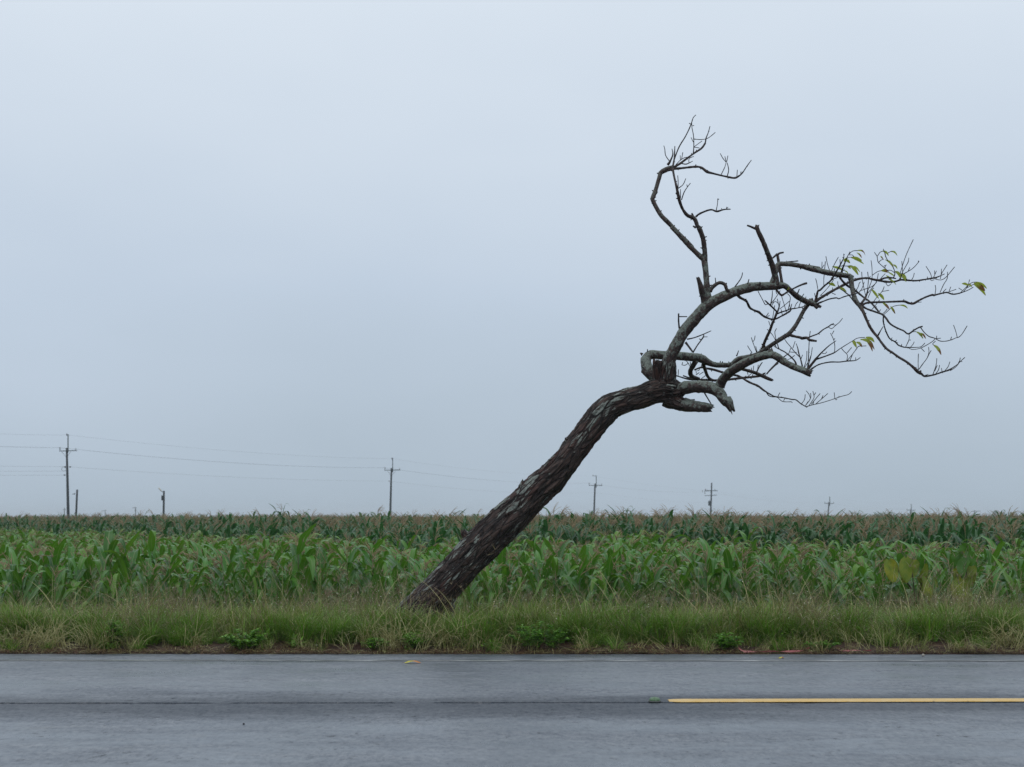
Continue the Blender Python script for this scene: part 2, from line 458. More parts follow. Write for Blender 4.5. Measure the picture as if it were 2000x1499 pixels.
    t = NT('lamp_shell'); v = t.coord(); M['lamp'] = t.bsdf(t.mix(t.noise(v, 6), (0.5, 0.5, 0.45), (0.62, 0.62, 0.55)), 0.4)
    # small things
    t = NT('green_stud'); v = t.coord()
    n1 = t.noise(v, 60, 4, 0.6)
    M['stud'] = t.bsdf(t.mix(t.ramp(n1, 0.4, 0.7), (0.065, 0.135, 0.065), (0.13, 0.21, 0.13)), 0.4, t.bump(n1, 0.2, 0.004))
    t = NT('stud_base'); v = t.coord(); M['studbase'] = t.bsdf(t.mix(t.noise(v, 50), (0.05, 0.055, 0.055), (0.10, 0.105, 0.10)), 0.6)
    t = NT('fallen_leaf'); v = t.coord(); tl = t.att('tl')
    f = t.ramp(t.math('ADD', tl, t.math('MULTIPLY', t.math('SUBTRACT', t.noise(v, 22, 4), 0.5), 0.9)), 0.25, 0.75)
    c = t.mix(f, (0.42, 0.38, 0.03), (0.42, 0.15, 0.02))
    c = t.mix(t.ramp(t.noise(v, 70, 3), 0.62, 0.7), c, (0.05, 0.02, 0.01))
    M['fleaf'] = t.bsdf(c, 0.4, t.bump(t.noise(v, 60), 0.3, 0.005), 0.5)
    t = NT('dead_leaf'); v = t.coord()
    M['dleaf'] = t.bsdf(t.mix(t.noise(v, 30), (0.14, 0.06, 0.02), (0.28, 0.15, 0.06)), 0.6)
    t = NT('pink_plastic'); v = t.coord()
    M['pink'] = t.bsdf(t.mix(t.noise(v, 9, 3), (0.34, 0.08, 0.09), (0.52, 0.22, 0.22)), 0.4, None, 0.5, (0.5, 0.15, 0.15), 0.25)
    t = NT('pebble'); v = t.coord()
    M['pebble'] = t.bsdf(t.mix(t.noise(v, 40), (0.24, 0.23, 0.20), (0.42, 0.40, 0.36)), 0.7)
    t = NT('petal'); M['petal'] = t.bsdf((0.72, 0.72, 0.68), 0.6, None, 0.3, (0.7, 0.7, 0.6), 0.3)
    t = NT('flower_centre'); M['fcentre'] = t.bsdf((0.55, 0.33, 0.03), 0.7)
    t = NT('far_foliage'); v = t.coord()
    M['farfol'] = t.bsdf(t.mix(t.noise(v, 2), (0.03, 0.05, 0.02), (0.07, 0.10, 0.04)), 0.7)
build_materials()

# ------------------------------------------------------------------ ground, road, markings
ROAD_N, ROAD_F = 8.7, 18.06
def ground_z(x, y):
    if y < ROAD_N - 0.3: return 0.02
    if y < ROAD_F: return -0.12
    k = lambda a, b: max(0.0, min(1.0, (y - a) / (b - a)))
    s = lambda q: q * q * (3 - 2 * q)
    z = -0.02 + 0.13 * s(k(ROAD_F, 19.2)) - 0.62 * s(k(20.7, 22.6))
    if y < 23: z += 0.03 * noise.noise(Vector((x * 0.8, y * 0.9, 0)))
    return z

def build_ground():
    xs = np.concatenate([[-3200, -1500, -700, -300, -120, -60, -35], np.arange(-20, 20.1, 0.5), [35, 60, 120, 300, 700, 1500, 3200]])
    ys = np.concatenate([[-150, -60, -20, -5, 5, 8.2, 8.6, 9.0], [13, 17.9, 18.04, 18.12], np.arange(18.3, 23.1, 0.2), [24, 27, 35, 60, 120, 300, 800, 1800, 3600]])
    mb = MB()
    vs = [(x, y, ground_z(x, y)) for y in ys for x in xs]
    nx = len(xs)
    fs = [(j * nx + i, j * nx + i + 1, (j + 1) * nx + i + 1, (j + 1) * nx + i) for j in range(len(ys) - 1) for i in range(nx - 1)]
    mb.add(vs, fs)
    o = link('ground', mb.mesh('ground', M['soil']))
    tag(o, 'dark reddish soil under the grass verge and the corn', 'ground', kind='structure')

def joint_y(x):            # line of the paving joint down the middle of the road
    return 13.31 + 0.010 * x + 0.012 * noise.noise(Vector((x * 0.9, 0, 3))) + 0.006 * noise.noise(Vector((x * 6, 0, 9)))
def edge_y(x):
    return ROAD_F - 0.012 * x * 0.6 + 0.05 * noise.noise(Vector((x * 0.7, 1, 5))) + 0.03 * noise.noise(Vector((x * 4, 1, 5)))

def build_road():
    xf = list(np.arange(-9.5, 9.51, 0.04))
    xs = [-900, -400, -150, -60, -30, -14] + xf + [14, 30, 60, 150, 400, 900]
    mb = MB(); vs = []
    prof = []
    for x in xs:
        xx = max(-14, min(14, x))
        jy = joint_y(xx)
        w = max(0.0, 0.024 + 0.050 * noise.noise(Vector((xx * 1.7, 4, 2))) + 0.014 * noise.noise(Vector((xx * 11, 4, 2))))
        dp = 0.03 * min(1, w / 0.02)
        prof.append([(ROAD_N, -0.05), (ROAD_N + 0.02, 0), (11, 0), (jy - w - 0.008, 0), (jy - w * 0.8 - 0.004, -dp), (jy + w * 0.6, -dp), (jy + w + 0.004, 0.004 if w > 0.01 else 0.0),
                     (jy + 0.5, 0.0), (15.5, 0), (edge_y(xx) - 0.06, 0), (edge_y(xx), -0.006), (edge_y(xx) + 0.02, -0.10)])
    n = len(prof[0])
    for x, p in zip(xs, prof):
        vs += [(x, y, z) for y, z in p]
    fs, mi = [], []
    for i in range(len(xs) - 1):
        for k in range(n - 1):
            fs.append((i * n + k, (i + 1) * n + k, (i + 1) * n + k + 1, i * n + k + 1))
            mi.append(1 if k == 4 else 0)
    mb.add(vs, fs); mb.mi = mi
    o = link('road', mb.mesh('road', [M['asphalt'], M['tar']], smooth=False))
    tag(o, 'wet grey asphalt road with a dark paving joint along its middle', 'road', kind='structure')
    # yellow centre dash, a slab of thermoplastic 4 mm thick
    mb = MB(); vs = []
    xs = np.arange(1.435, 12.0, 0.05)
    cy = lambda x: 13.46 + 0.014 * (x - 1.4)
    for i, x in enumerate(xs):
        wn_ = 0.100 + 0.008 * noise.noise(Vector((x * 2.3, 0, 0))) + 0.005 * noise.noise(Vector((x * 9, 2, 0)))
        if i < 3: wn_ *= (0.55, 0.85, 0.97)[i]
        y = cy(x) - 0.035 + 0.006 * noise.noise(Vector((x * 1.1, 7, 0)))
        vs += [(x, y - wn_, 0.0045), (x, y - wn_ + 0.006, 0.0105), (x, y + wn_ - 0.006, 0.0105), (x, y + wn_, 0.0045)]
    m = len(xs)
    fs = [(i * 4 + k, (i + 1) * 4 + k, (i + 1) * 4 + k + 1, i * 4 + k + 1) for i in range(m - 1) for k in range(3)]
    fs.append((0, 1, 2, 3))
    mb.add(vs, fs)
    o = link('centre_line', mb.mesh('centre_line', M['yellow'], smooth=False))
    tag(o, 'yellow painted centre dash on the wet road', 'road marking', kind='structure')
    # worn white edge line
    mb = MB(); vs = []
    xs = np.arange(-12, 12.01, 0.05)
    for x in xs:
        y = 17.17 - 0.006 * x
        a = 0.055 + 0.02 * noise.noise(Vector((x * 3, 0, 1))); b = 0.055 + 0.02 * noise.noise(Vector((x * 3, 5, 1)))
        vs += [(x, y - a, 0.004), (x, y + b, 0.004)]
    fs = [(i * 2, i * 2 + 2, i * 2 + 3, i * 2 + 1) for i in range(len(xs) - 1)]
    mb.add(vs, fs)
    o = link('edge_line', mb.mesh('edge_line', M['white'], smooth=False))
    tag(o, 'worn white edge line with traces of moss', 'road marking', kind='structure')
build_ground()
build_road()

# ------------------------------------------------------------------ the leaning tree
FR = {'p': (0, 0, 1), 'a': (1200, 200, 4.9975), 'b': (1200, 430, 3.7475), 'c': (1550, 430, 3.7475), 'd': (1440, 520, 10), 'e': (1300, 640, 10),
      'f': (1440, 620, 10), 'g': (1560, 460, 10), 'h': (1720, 460, 9.0909), 'i': (1640, 560, 7.69), 'j': (1440, 700, 7.69),
      'k': (1220, 660, 10), 'm': (1000, 680, 4)}
def parse(s):
    """'k:x,y,w x,y ... b:x,y,w' (survey sheets of the tree's front elevation) -> [(px, py, width px)]"""
    out, fr = [], None
    for tok in s.split():
        if ':' in tok:
            q, tok = tok.split(':'); fr = FR[q]
        n = [float(x) for x in tok.split(',')]
        out.append([fr[0] + n[0] / fr[2], fr[1] + n[1] / fr[2], n[2] / fr[2] if len(n) > 2 else None])
    known = [i for i, o in enumerate(out) if o[2] is not None]
    for i, o in enumerate(out):
        if o[2] is None:
            lo = max([k for k in known if k < i]); hi = [k for k in known if k > i]
            o[2] = out[lo][2] if not hi else out[lo][2] + (out[hi[0]][2] - out[lo][2]) * (i - lo) / (hi[0] - lo)
    return out

def catmull(P, step):
    res = []
    n = len(P)
    for i in range(n - 1):
        p0, p1, p2, p3 = P[max(i - 1, 0)], P[i], P[i + 1], P[min(i + 2, n - 1)]
        L = math.hypot(p2[0] - p1[0], p2[1] - p1[1])
        m = max(1, int(L / step))
        for j in range(m):
            t = j / m
            q = []
            for c in range(3):
                a, b, cc, d = p0[c], p1[c], p2[c], p3[c]
                q.append(0.5 * (2 * b + (cc - a) * t + (2 * a - 5 * b + 4 * cc - d) * t * t + (3 * b - a - 3 * cc + d) * t ** 3))
            lo, hi = min(p1[2], p2[2]), max(p1[2], p2[2])
            q[2] = max(lo, min(hi, q[2]))
            res.append(q)
    res.append(list(P[-1]))
    return res

TREE_Y = 20.0
SAMP = {}         # part -> list of (px, py, Y)
BMB = {}          # part -> MB
def depth_at(part, px, py):
    return min(SAMP[part], key=lambda s: (s[0] - px) ** 2 + (s[1] - py) ** 2)[2]

def nubs(mb, pts, rad, every, seed):
    r_ = random.Random(seed)
    acc = 0
    for i in range(2, len(pts) - 2):
        acc += (pts[i] - pts[i - 1]).length
        if acc > every * r_.uniform(0.5, 1.5):
            acc = 0
            t = (pts[i + 1] - pts[i - 1]).normalized()
            a = r_.uniform(0, 6.28)
            o = t.orthogonal().normalized()
            d = (Matrix.Rotation(a, 3, t) @ o + t * r_.uniform(0.1, 0.7)).normalized()
            L = rad[i] * r_.uniform(1.25, 1.75) + 0.006
            w = min(rad[i] * 0.5, 0.010)
            tube(mb, [pts[i], pts[i] + d * L * 0.75, pts[i] + d * L], [w, w * 0.9, w * 0.55], 5)

def grow(part, s, dd=0.0, parent=None, trunk=False, jag=0.0, nub=True):
    P = parse(s)
    mean = sum(p[2] for p in P) / len(P)
    S = catmull(P, 1.6 if trunk else max(2.5, min(5.0, mean * 0.5)))
    src = parent or (part if part in SAMP else None)
    Y0 = depth_at(src, P[0][0], P[0][1]) if src else TREE_Y
    ddl = dd if isinstance(dd, (list, tuple)) else [0.0, dd]
    L = [0.0]
    for i in range(1, len(S)): L.append(L[-1] + math.hypot(S[i][0] - S[i - 1][0], S[i][1] - S[i - 1][1]))
    sd = len(SAMP.get(part, [])) * 0.37 + hash(part) % 7 * 0
    pts, rad, smp = [], [], []
    for q, l in zip(S, L):
        t = l / max(L[-1], 1e-6) * (len(ddl) - 1)
        k = min(int(t), len(ddl) - 2); fr = t - k
        off = ddl[k] + (ddl[k + 1] - ddl[k]) * (fr * fr * (3 - 2 * fr))
        Y = Y0 + off
        smp.append((q[0], q[1], Y))
        pts.append(wp(q[0], q[1], Y))
        r = max(q[2] * 0.5, 0.75) * Y / F
        if not trunk:
            r *= 1 + (0.10 if r > 0.02 else 0.22) * noise.noise(Vector((l * 0.22, sd, P[0][0] * 0.11)))
        rad.append(r)
    SAMP.setdefault(part, []).extend(smp)
    mb = BMB.setdefault(part, MB())
    rm = max(rad)
    if trunk:
        n = 112
        def disp(a, s_, r, b):
            v = Vector((b[0] * 14, b[1] * 14, b[2] * 2.4))
            f1 = 1 - abs(noise.noise(v)) * 2
            f2 = noise.noise(Vector((b[0] * 40, b[1] * 40, b[2] * 8)))
            f3 = noise.noise(Vector((b[0] * 4, b[1] * 4, b[2] * 1.3 + 8)))
            f4 = noise.noise(Vector((b[0] * 90, b[1] * 90, b[2] * 30)))
            return r + 0.024 * f1 + 0.013 * f2 + 0.028 * f3 + 0.006 * f4 - 0.015
    else:
        n = 5 if rm < 0.009 else 8 if rm < 0.02 else 14 if rm < 0.05 else 28
        def disp(a, s_, r, b):
            if r < 0.012: return r
            return r * (1 + 0.10 * noise.noise(Vector((b[0] * 22, b[1] * 22, b[2] * 9))) + 0.05 * noise.noise(Vector((b[0] * 80, b[1] * 80, b[2] * 40))))
    tube(mb, pts, rad, n, disp=disp, jag=jag)
    if nub and not trunk and 0.006 < rad[len(rad) // 2] < 0.045 and L[-1] > 25:
        nubs(mb, pts, rad, 0.11, int(P[0][0] * 7 + P[0][1]))

def build_tree():
    g = grow
    # trunk, with its knob and the burl below the fork
    g('trunk', 'p:764,1272,92 783,1245,88 808,1212,82 838,1177,76 864,1149,71 889,1121,69 925,1080,70 957,1047,70 983,1024,70 1017,994,64 1051,957,62 1077,932,59 '
      '1102,904,53 1120,880,51 1139,855,50 1156,833,51 1174,811,53 1188,797,52 1204,789,49 1233,781,46 1255,774,46 1276,767,49 1300,762,52 1318,764,44 1330,768,30', [0, 0.12, 0.1], trunk=True)
    # left root flare
    g('root#0', 'p:838,1165,46 812,1190,40 791,1212,30 770,1242,26', -0.10, parent='trunk', jag=0)
    g('root#1', 'p:872,1160,36 868,1195,38 866,1240,40', -0.08, parent='trunk', jag=0)
    # knob with the broken snag on the upper side of the trunk
    g('knob#0', 'p:932,1064,50 918,1052,30 908,1043,16 905,1036,8', -0.05, parent='trunk', jag=1.5)
    g('knob#1', 'p:952,1040,46 938,1030,24 932,1024,9', 0.0, parent='trunk', jag=1)
    g('knob#2', 'p:1036,962,40 1024,950,24 1025,941,14', -0.04, parent='trunk', jag=1)
    g('knob#3', 'p:1042,950,34 1036,938,18', 0.02, parent='trunk', jag=1)
    g('knob#4', 'p:1120,872,28 1109,860,12 1106,855,6', 0.0, parent='trunk', jag=1)
    # upper limb
    g('upper_limb', 'k:790,1120,400 805,900,360 835,650,310 865,450,258 930,300,236 1040,100,235 1090,0,232 b:520,805,86 620,690,86 690,620,84 780,570,75 900,520,71 1000,492,68 '
      '1100,485,61 1180,485,55 1240,480,46 1275,505,38 1330,555,40 1400,595,41 1460,615,40 d:1540,760,85 1600,790,60 1635,802,44', [0, -0.15, -0.2, 0.1, 0.4], parent='trunk', jag=1.2)
    g('burl', 'k:690,900,250 648,720,210 640,580,200 650,475,190', -0.12, parent='trunk', jag=2.0)
    g('stub_collar', 'k:790,1170,320 940,1230,326 1060,1282,284 1150,1310,258', [0, -0.1], parent='trunk', trunk=True)
    for s in ('e:420,230,28 560,200,25 720,140,22 890,65,16', 'e:390,290,55 450,370,42 530,480,36', 'e:535,490,28 620,350,26 735,190,26 745,130,14', 'e:740,185,12 815,183,8',
              'e:690,240,22 655,222,18', 'b:475,795,13 470,740,12 470,685,11', 'b:471,708,9 532,708,8', 'b:865,512,11 925,430,8 938,385,6', 'b:970,485,9 985,435,7',
              'b:700,525,30 720,490,28 770,460,27 810,475,26 820,505,25 842,527,20', 'b:742,462,8 738,425,6', 'b:1065,500,11 1065,455,9', 'b:810,478,12 822,462,9',
              'd:750,450,40 820,530,42 870,572,42 960,520,37 1080,450,34 1200,390,36 1300,350,42 1362,335,42', 'd:1180,530,30 1210,455,18', 'd:1260,610,20 1300,545,14',
              'd:1330,640,20 1342,600,14', 'd:1440,700,90 1420,650,40', 'd:1470,700,60 1460,630,30', 'd:1500,760,70 1560,820,60'):
        g('upper_limb', s, rng.uniform(-0.18, 0.18), nub=False)
    g('neck', 'k:770,1170,300 795,980,365 815,800,352 842,620,305 862,500,264 880,440,246', [0, -0.1], parent='trunk', trunk=True)
    g('collar', 'k:800,1090,300 940,1078,316 1040,1050,285 1110,1010,258', [0, -0.1], parent='trunk', trunk=True)
    # tall crooked shoots, left pair
    g('tall_shoot', 'b:690,625,64 684,560,54 676,480,46 672,420,42 665,350,44 655,285,44 640,275,40 615,255,37 550,190,36 480,115,34 420,50,34 a:760,1420,47 650,1310,45 540,1190,42 460,1110,42 '
      '410,1030,42 378,968,42 370,945,46 395,880,44 420,800,39 440,730,40 450,690,44 500,655,40 575,632,36', [0, 0.1, 0.35, 0.5], parent='upper_limb')
    g('tall_shoot', 'b:675,620,74 650,545,52 630,480,38 618,445,28 610,425,16', -0.12, parent='upper_limb', jag=2.5)
    for s, d in (('a:470,685,30 560,655,25 650,645,22 790,630,22 850,640,23 905,680,27 960,695,20 1040,715,18 1110,730,18 1170,740,19 1210,725,17 1250,690,12 1290,630,10 1337,565,7', -0.25),
              ('a:570,640,26 640,600,23 720,540,20 790,490,18 850,450,21 885,400,16 895,350,12 915,300,9 933,235,7', 0.2),
              ('a:770,500,12 775,430,10 772,330,9 757,250,8 755,200,6', 0.05), ('a:775,360,9 850,365,8 915,350,7 985,295,5', 0.1),
              ('a:780,435,6 820,405,5 855,380,4', 0.05), ('a:778,440,5 830,447,4', 0.0), ('a:770,390,5 748,345,4', 0),
              ('a:580,570,14 630,440,12 690,340,11 730,260,11 755,195,10 770,150,7 795,125,3', 0.1), ('a:520,612,28 545,575,20 570,510,12 562,455,6', -0.05),
              ('a:540,580,10 500,520,9 492,460,8 482,425,6', -0.1), ('a:600,612,9 640,570,8 690,540,7 730,540,5', 0.1), ('a:645,570,5 642,520,4', 0),
              ('a:655,560,5 668,490,4', 0), ('a:650,595,12 700,605,11 765,575,7', -0.08), ('a:728,592,6 730,550,5 775,530,4', 0), ('a:755,220,5 728,205,4', 0), ('a:755,232,5 778,228,4', 0),
              ('a:1038,715,9 1075,640,8 1090,590,6', 0.05), ('a:1100,728,10 1115,660,9 1100,590,8', -0.05), ('a:1092,588,7 1060,550,7 1033,500,5', -0.05),
              ('a:1096,582,5 1108,522,4', 0), ('a:1090,580,5 1078,530,4', 0), ('a:1195,730,8 1200,660,6', 0), ('a:1233,700,8 1235,678,6', 0),
              ('a:435,700,20 415,692,10', 0), ('a:400,965,14 410,958,10', 0), ('a:405,890,24 418,872,18', 0), ('a:530,1185,16 537,1160,12', 0)):
        g('tall_shoot', s, d, nub=len(s) > 90)
    g('crooked_shoot', 'b:660,300,44 662,240,37 655,170,35 640,110,34 615,50,36 a:815,1230,36 790,1150,43 760,1122,40 720,1110,36 690,1080,32 660,1030,28 635,960,31 620,890,31 600,800,22 580,710,20 '
      '570,640,22 583,560,16 588,480,12 590,428,8', [0, -0.1, -0.3, 0.05], parent='tall_shoot')
    for s, d in (('a:795,1118,24 830,1090,20 900,1060,18 950,1050,16 1000,1066,19 1060,1050,14 1100,1045,12 1135,1045,8', -0.3), ('a:992,1062,9 1005,1000,8 1010,940,6', 0),
              ('a:1085,1047,8 1110,1025,6', 0), ('a:1005,955,5 1022,945,4', 0), ('a:770,1112,20 755,1085,16', 0), ('a:795,1228,22 768,1208,16', 0), ('a:880,1370,8 900,1345,6', 0),
              ('a:620,870,9 622,780,8 618,715,6', 0.05), ('a:625,840,10 670,805,9 697,745,7', -0.08), ('a:645,940,9 645,850,8', 0.05),
              ('a:655,955,11 680,880,10 715,825,8 742,790,7', -0.1), ('a:712,825,5 706,805,4', 0), ('a:615,900,24 600,885,16', 0), ('a:690,1085,16 680,1095,10', 0),
              ('a:1050,1055,6 1045,1035,5', 0), ('a:1095,1045,6 1095,1022,5', 0)):
        g('crooked_shoot', s, d, nub=False)
    # broken spike in the middle of the crown
    g('broken_spike', 'b:1185,480,54 1175,400,46 1155,330,40 1120,240,36 1085,150,34 1055,90,35 1043,58,32 1047,38,26', -0.3, parent='upper_limb', jag=1.2)
    g('broken_spike', 'b:1038,68,18 1000,50,16 972,40,14', -0.1)
    g('broken_spike', 'b:1225,460,24 1215,390,21 1205,330,22 1195,265,20', 0.15, parent='upper_limb')
    g('broken_spike', 'b:1192,250,17 1150,285,12 1115,300,7', -0.1); g('broken_spike', 'b:1192,262,18 1205,245,16 1238,238,12', 0.05)
    g('broken_spike', 'b:1210,310,12 1260,308,10 1345,300,9', 0.1)
    # long arching bough that droops to the right
    g('drooping_bough', 'b:1150,470,42 1180,385,36 1192,335,36 1215,322,36 1290,325,34 1380,340,36 1500,360,38 c:80,345,36 200,375,39 300,395,41 380,408,37 415,418,42 424,470,35 435,530,34 455,590,36 '
      'i:300,290,60 350,370,50 400,490,44 450,600,42 510,690,40 570,760,40 640,860,36 710,940,35 800,1000,34 900,1070,35 1000,1130,36 1100,1210,40 1180,1285,52 1230,1312,36 1270,1350,29 1350,1340,26 '
      '1440,1320,24 1540,1285,24 1640,1255,25 1720,1205,14 1780,1160,10 1830,1110,8 1880,1065,6', [0, 0.4, 0.2, -0.2, -0.6, -0.5], parent='upper_limb')
    for s, d in (('i:1180,1255,12 1178,1130,9 1182,1010,6', 0.1), ('i:1190,1245,15 1250,1160,13 1310,1080,10 1345,1010,8 1375,960,5', -0.15), ('i:1318,1062,8 1340,990,7 1335,910,5', 0.05),
              ('i:1400,1320,15 1440,1210,12 1455,1130,9 1458,1080,7', 0.15), ('i:1440,1315,8 1485,1250,6 1500,1180,5', -0.1), ('i:1428,1270,6 1465,1185,5', 0), ('i:1570,1275,8 1625,1210,7 1655,1130,6', 0.15),
              ('i:1537,1280,6 1528,1225,5', 0), ('i:1660,1265,9 1730,1220,8 1790,1150,6 1812,1070,5', 0.2), ('i:1265,1340,8 1330,1320,7', 0), ('i:570,745,24 600,690,20 640,620,6', -0.1), ('i:632,640,6 652,600,4', 0),
              ('i:1780,1160,6 1800,1120,5 1840,1132,4', 0), ('i:1190,1290,36 1225,1265,24', 0),
              ('g:450,655,12 455,520,8', 0.1), ('g:445,655,15 495,580,10', -0.1), ('g:605,695,11 560,560,9 530,410,7', 0.1), ('g:640,700,13 690,580,10 775,425,7', -0.1), ('g:690,710,10 700,650,8', 0),
              ('g:830,760,50 860,640,36 900,540,30 945,430,20 1002,320,9', -0.2), ('g:820,610,16 860,590,12', 0),
              ('g:900,480,10 985,430,8 1045,435,6', 0), ('g:985,370,8 1050,310,6 1150,300,4', 0), ('g:985,385,6 1050,385,6 1080,420,5', 0), ('g:890,600,8 960,600,6 1010,590,5', -0.1),
              ('g:1040,830,50 1065,790,40', 0), ('g:870,690,16 900,670,10', 0)):
        g('drooping_bough', s, d, nub=False)
    g('drooping_bough', 'g:800,820,46 870,910,46 960,990,46 1080,1060,40 1180,1140,37 1280,1220,36 1380,1290,33 1480,1390,34 1560,1490,34', [0, 0.3, -0.1])
    g('drooping_bough', 'g:800,1040,20 860,1075,24 930,1130,26 990,1180,28 1060,1270,27 1140,1370,27', [0.25, 0.1])
    # fan of twigs above the node
    for s, d in (('g:1210,1345,50 1290,1240,46 1330,1150,36 1350,1060,20', 0.15), ('g:1310,1200,17 1270,1020,14 1240,860,11 1230,715,9', 0.2), ('g:1330,1150,12 1350,1000,9 1360,850,8 1345,715,6', -0.1),
              ('g:1330,1130,15 1390,980,13 1430,850,11 1430,640,9 1412,490,7', 0.1), ('g:1340,1140,15 1430,1030,12 1520,900,9 1555,745,6', -0.2), ('g:1350,1230,9 1420,1070,8 1470,1030,6', -0.1),
              ('g:1080,1115,10 1150,1030,8 1185,930,6 1210,910,5', 0.1), ('g:1180,1115,13 1240,1030,10 1280,910,7', -0.1), ('g:1190,1090,11 1300,1050,10 1430,1000,8 1520,920,6', 0.1),
              ('i:500,240,12 560,160,10 640,70,8 668,0,6', 0.2), ('i:640,75,6 740,58,4', 0.05), ('i:480,350,10 540,280,8 600,200,6', 0.1)):
        g('drooping_bough', s, d, nub=False)
    # level branch to the far right
    g('level_branch', 'i:300,300,46 340,280,40 380,255,34 450,240,33 600,235,31 750,230,31 900,225,31 980,225,35 1040,250,35 1110,255,35 1180,215,30 1280,165,28 1390,125,35 1420,130,28 1520,105,25 '
      '1610,90,22 1690,115,21 1760,110,19 1850,85,15 h:1560,970,10 1645,920,6', [0, 0.3, 0.55], parent='drooping_bough')
    for s, d in (('h:965,1045,12 978,950,10 968,885,7', 0.1), ('h:1055,1015,13 1120,870,11 1180,770,9 1188,650,6', -0.15), ('h:1110,1005,6 1165,950,5', 0), ('h:1210,1005,9 1245,915,7', 0.05),
              ('h:1215,1003,9 1340,960,7', -0.05), ('h:1410,1025,12 1490,950,9 1550,880,8 1580,785,6', 0.1), ('h:1470,1003,9 1530,930,8 1575,860,6', 0), ('h:1445,975,6 1385,935,5', 0),
              ('h:650,1192,12 725,1185,9', 0), ('h:1570,868,6 1640,835,5 1700,830,4', -0.05), ('h:1540,930,6 1650,872,5 1680,880,4', 0)):
        g('level_branch', s, d, nub=False)
    # swinging lower branch with its two tails
    g('swinging_branch', 'i:325,290,40 380,320,34 430,345,30 560,390,29 640,420,31 700,480,31 740,540,29 800,590,26 900,640,25 960,665,24 1030,712,25 1110,660,24 1190,615,22 1245,600,23', [0, -0.2, -0.4], parent='drooping_bough')
    for s, d in (('i:1215,615,15 1270,690,16 1340,750,16 1420,775,16 1510,820,14 1600,820,13 1680,800,13 1750,770,12 1790,760,13 1840,710,9 1915,590,6', -0.3), ('i:1765,765,10 1745,680,8 1710,580,5', 0.05),
              ('i:1450,782,8 1518,777,7', 0), ('i:1665,803,6 1680,755,5', 0), ('i:1452,780,6 1458,740,5', 0),
              ('i:660,435,24 655,520,21 680,630,20 720,730,21 760,790,21 840,835,23 880,880,21 960,910,20 1040,915,16 1130,915,12 1220,905,10 1280,850,6', 0.4),
              ('i:1030,920,12 1080,945,10 1160,940,10 1240,915,8 1340,860,7 1400,820,6 1430,790,4', 0.1), ('i:990,910,11 1040,800,10 1045,720,7', -0.4), ('i:1060,915,7 1100,870,6 1120,830,5', 0),
              ('i:1215,920,6 1275,980,5', 0), ('i:765,792,10 790,770,7', 0), ('i:830,830,11 858,803,8', 0), ('i:930,900,7 930,865,5', 0), ('i:1040,805,6 1068,805,5', 0),
              ('i:640,415,8 690,370,7 715,335,5', 0), ('i:660,425,9 770,325,6 820,295,5 900,280,4', 0.1), ('i:590,390,8 615,345,6', 0), ('i:1035,712,5 1100,682,4 1150,680,4', 0), ('i:1440,820,4 1395,863,4 1415,885,4', 0)):
        g('swinging_branch', s, d, nub=len(s) > 70)
    # branches out of the knot at the end of the upper limb
    g('forked_branch', 'g:320,1310,64 350,1190,46 375,1090,41 420,1070,37 500,990,35 620,890,35 680,800,35 740,700,33 800,600,29 840,520,25 880,440,17 878,360,9', -0.35, parent='upper_limb')
    for s, d in (('g:375,1065,15 350,920,12 328,845,9', -0.1), ('g:490,985,15 490,850,12 505,680,9 520,510,7', 0.15), ('g:325,1215,17 308,1130,12', 0), ('g:875,440,12 855,430,8', 0), ('g:878,385,9 895,372,6', 0),
              ('g:810,560,9 805,470,6', 0), ('g:640,880,8 690,850,6 760,825,5', 0), ('g:420,1180,9 520,1080,8 620,960,7 680,870,5', 0.2)):
        g('forked_branch', s, d, nub=False)
    g('outer_branch', 'g:340,1290,66 400,1240,58 500,1180,53 650,1090,53 800,1010,51 920,950,49 1000,910,45 1080,880,47 1180,850,45 1330,835,41 1450,860,46 1600,890,43 1740,910,41 1850,905,40 '
      'h:150,830,35 260,820,33 360,790,35 480,800,33 640,805,29 780,785,27 900,765,29 980,750,26 1060,720,18 1135,685,10', [0, 0.5, 0.7, 0.8], parent='upper_limb')
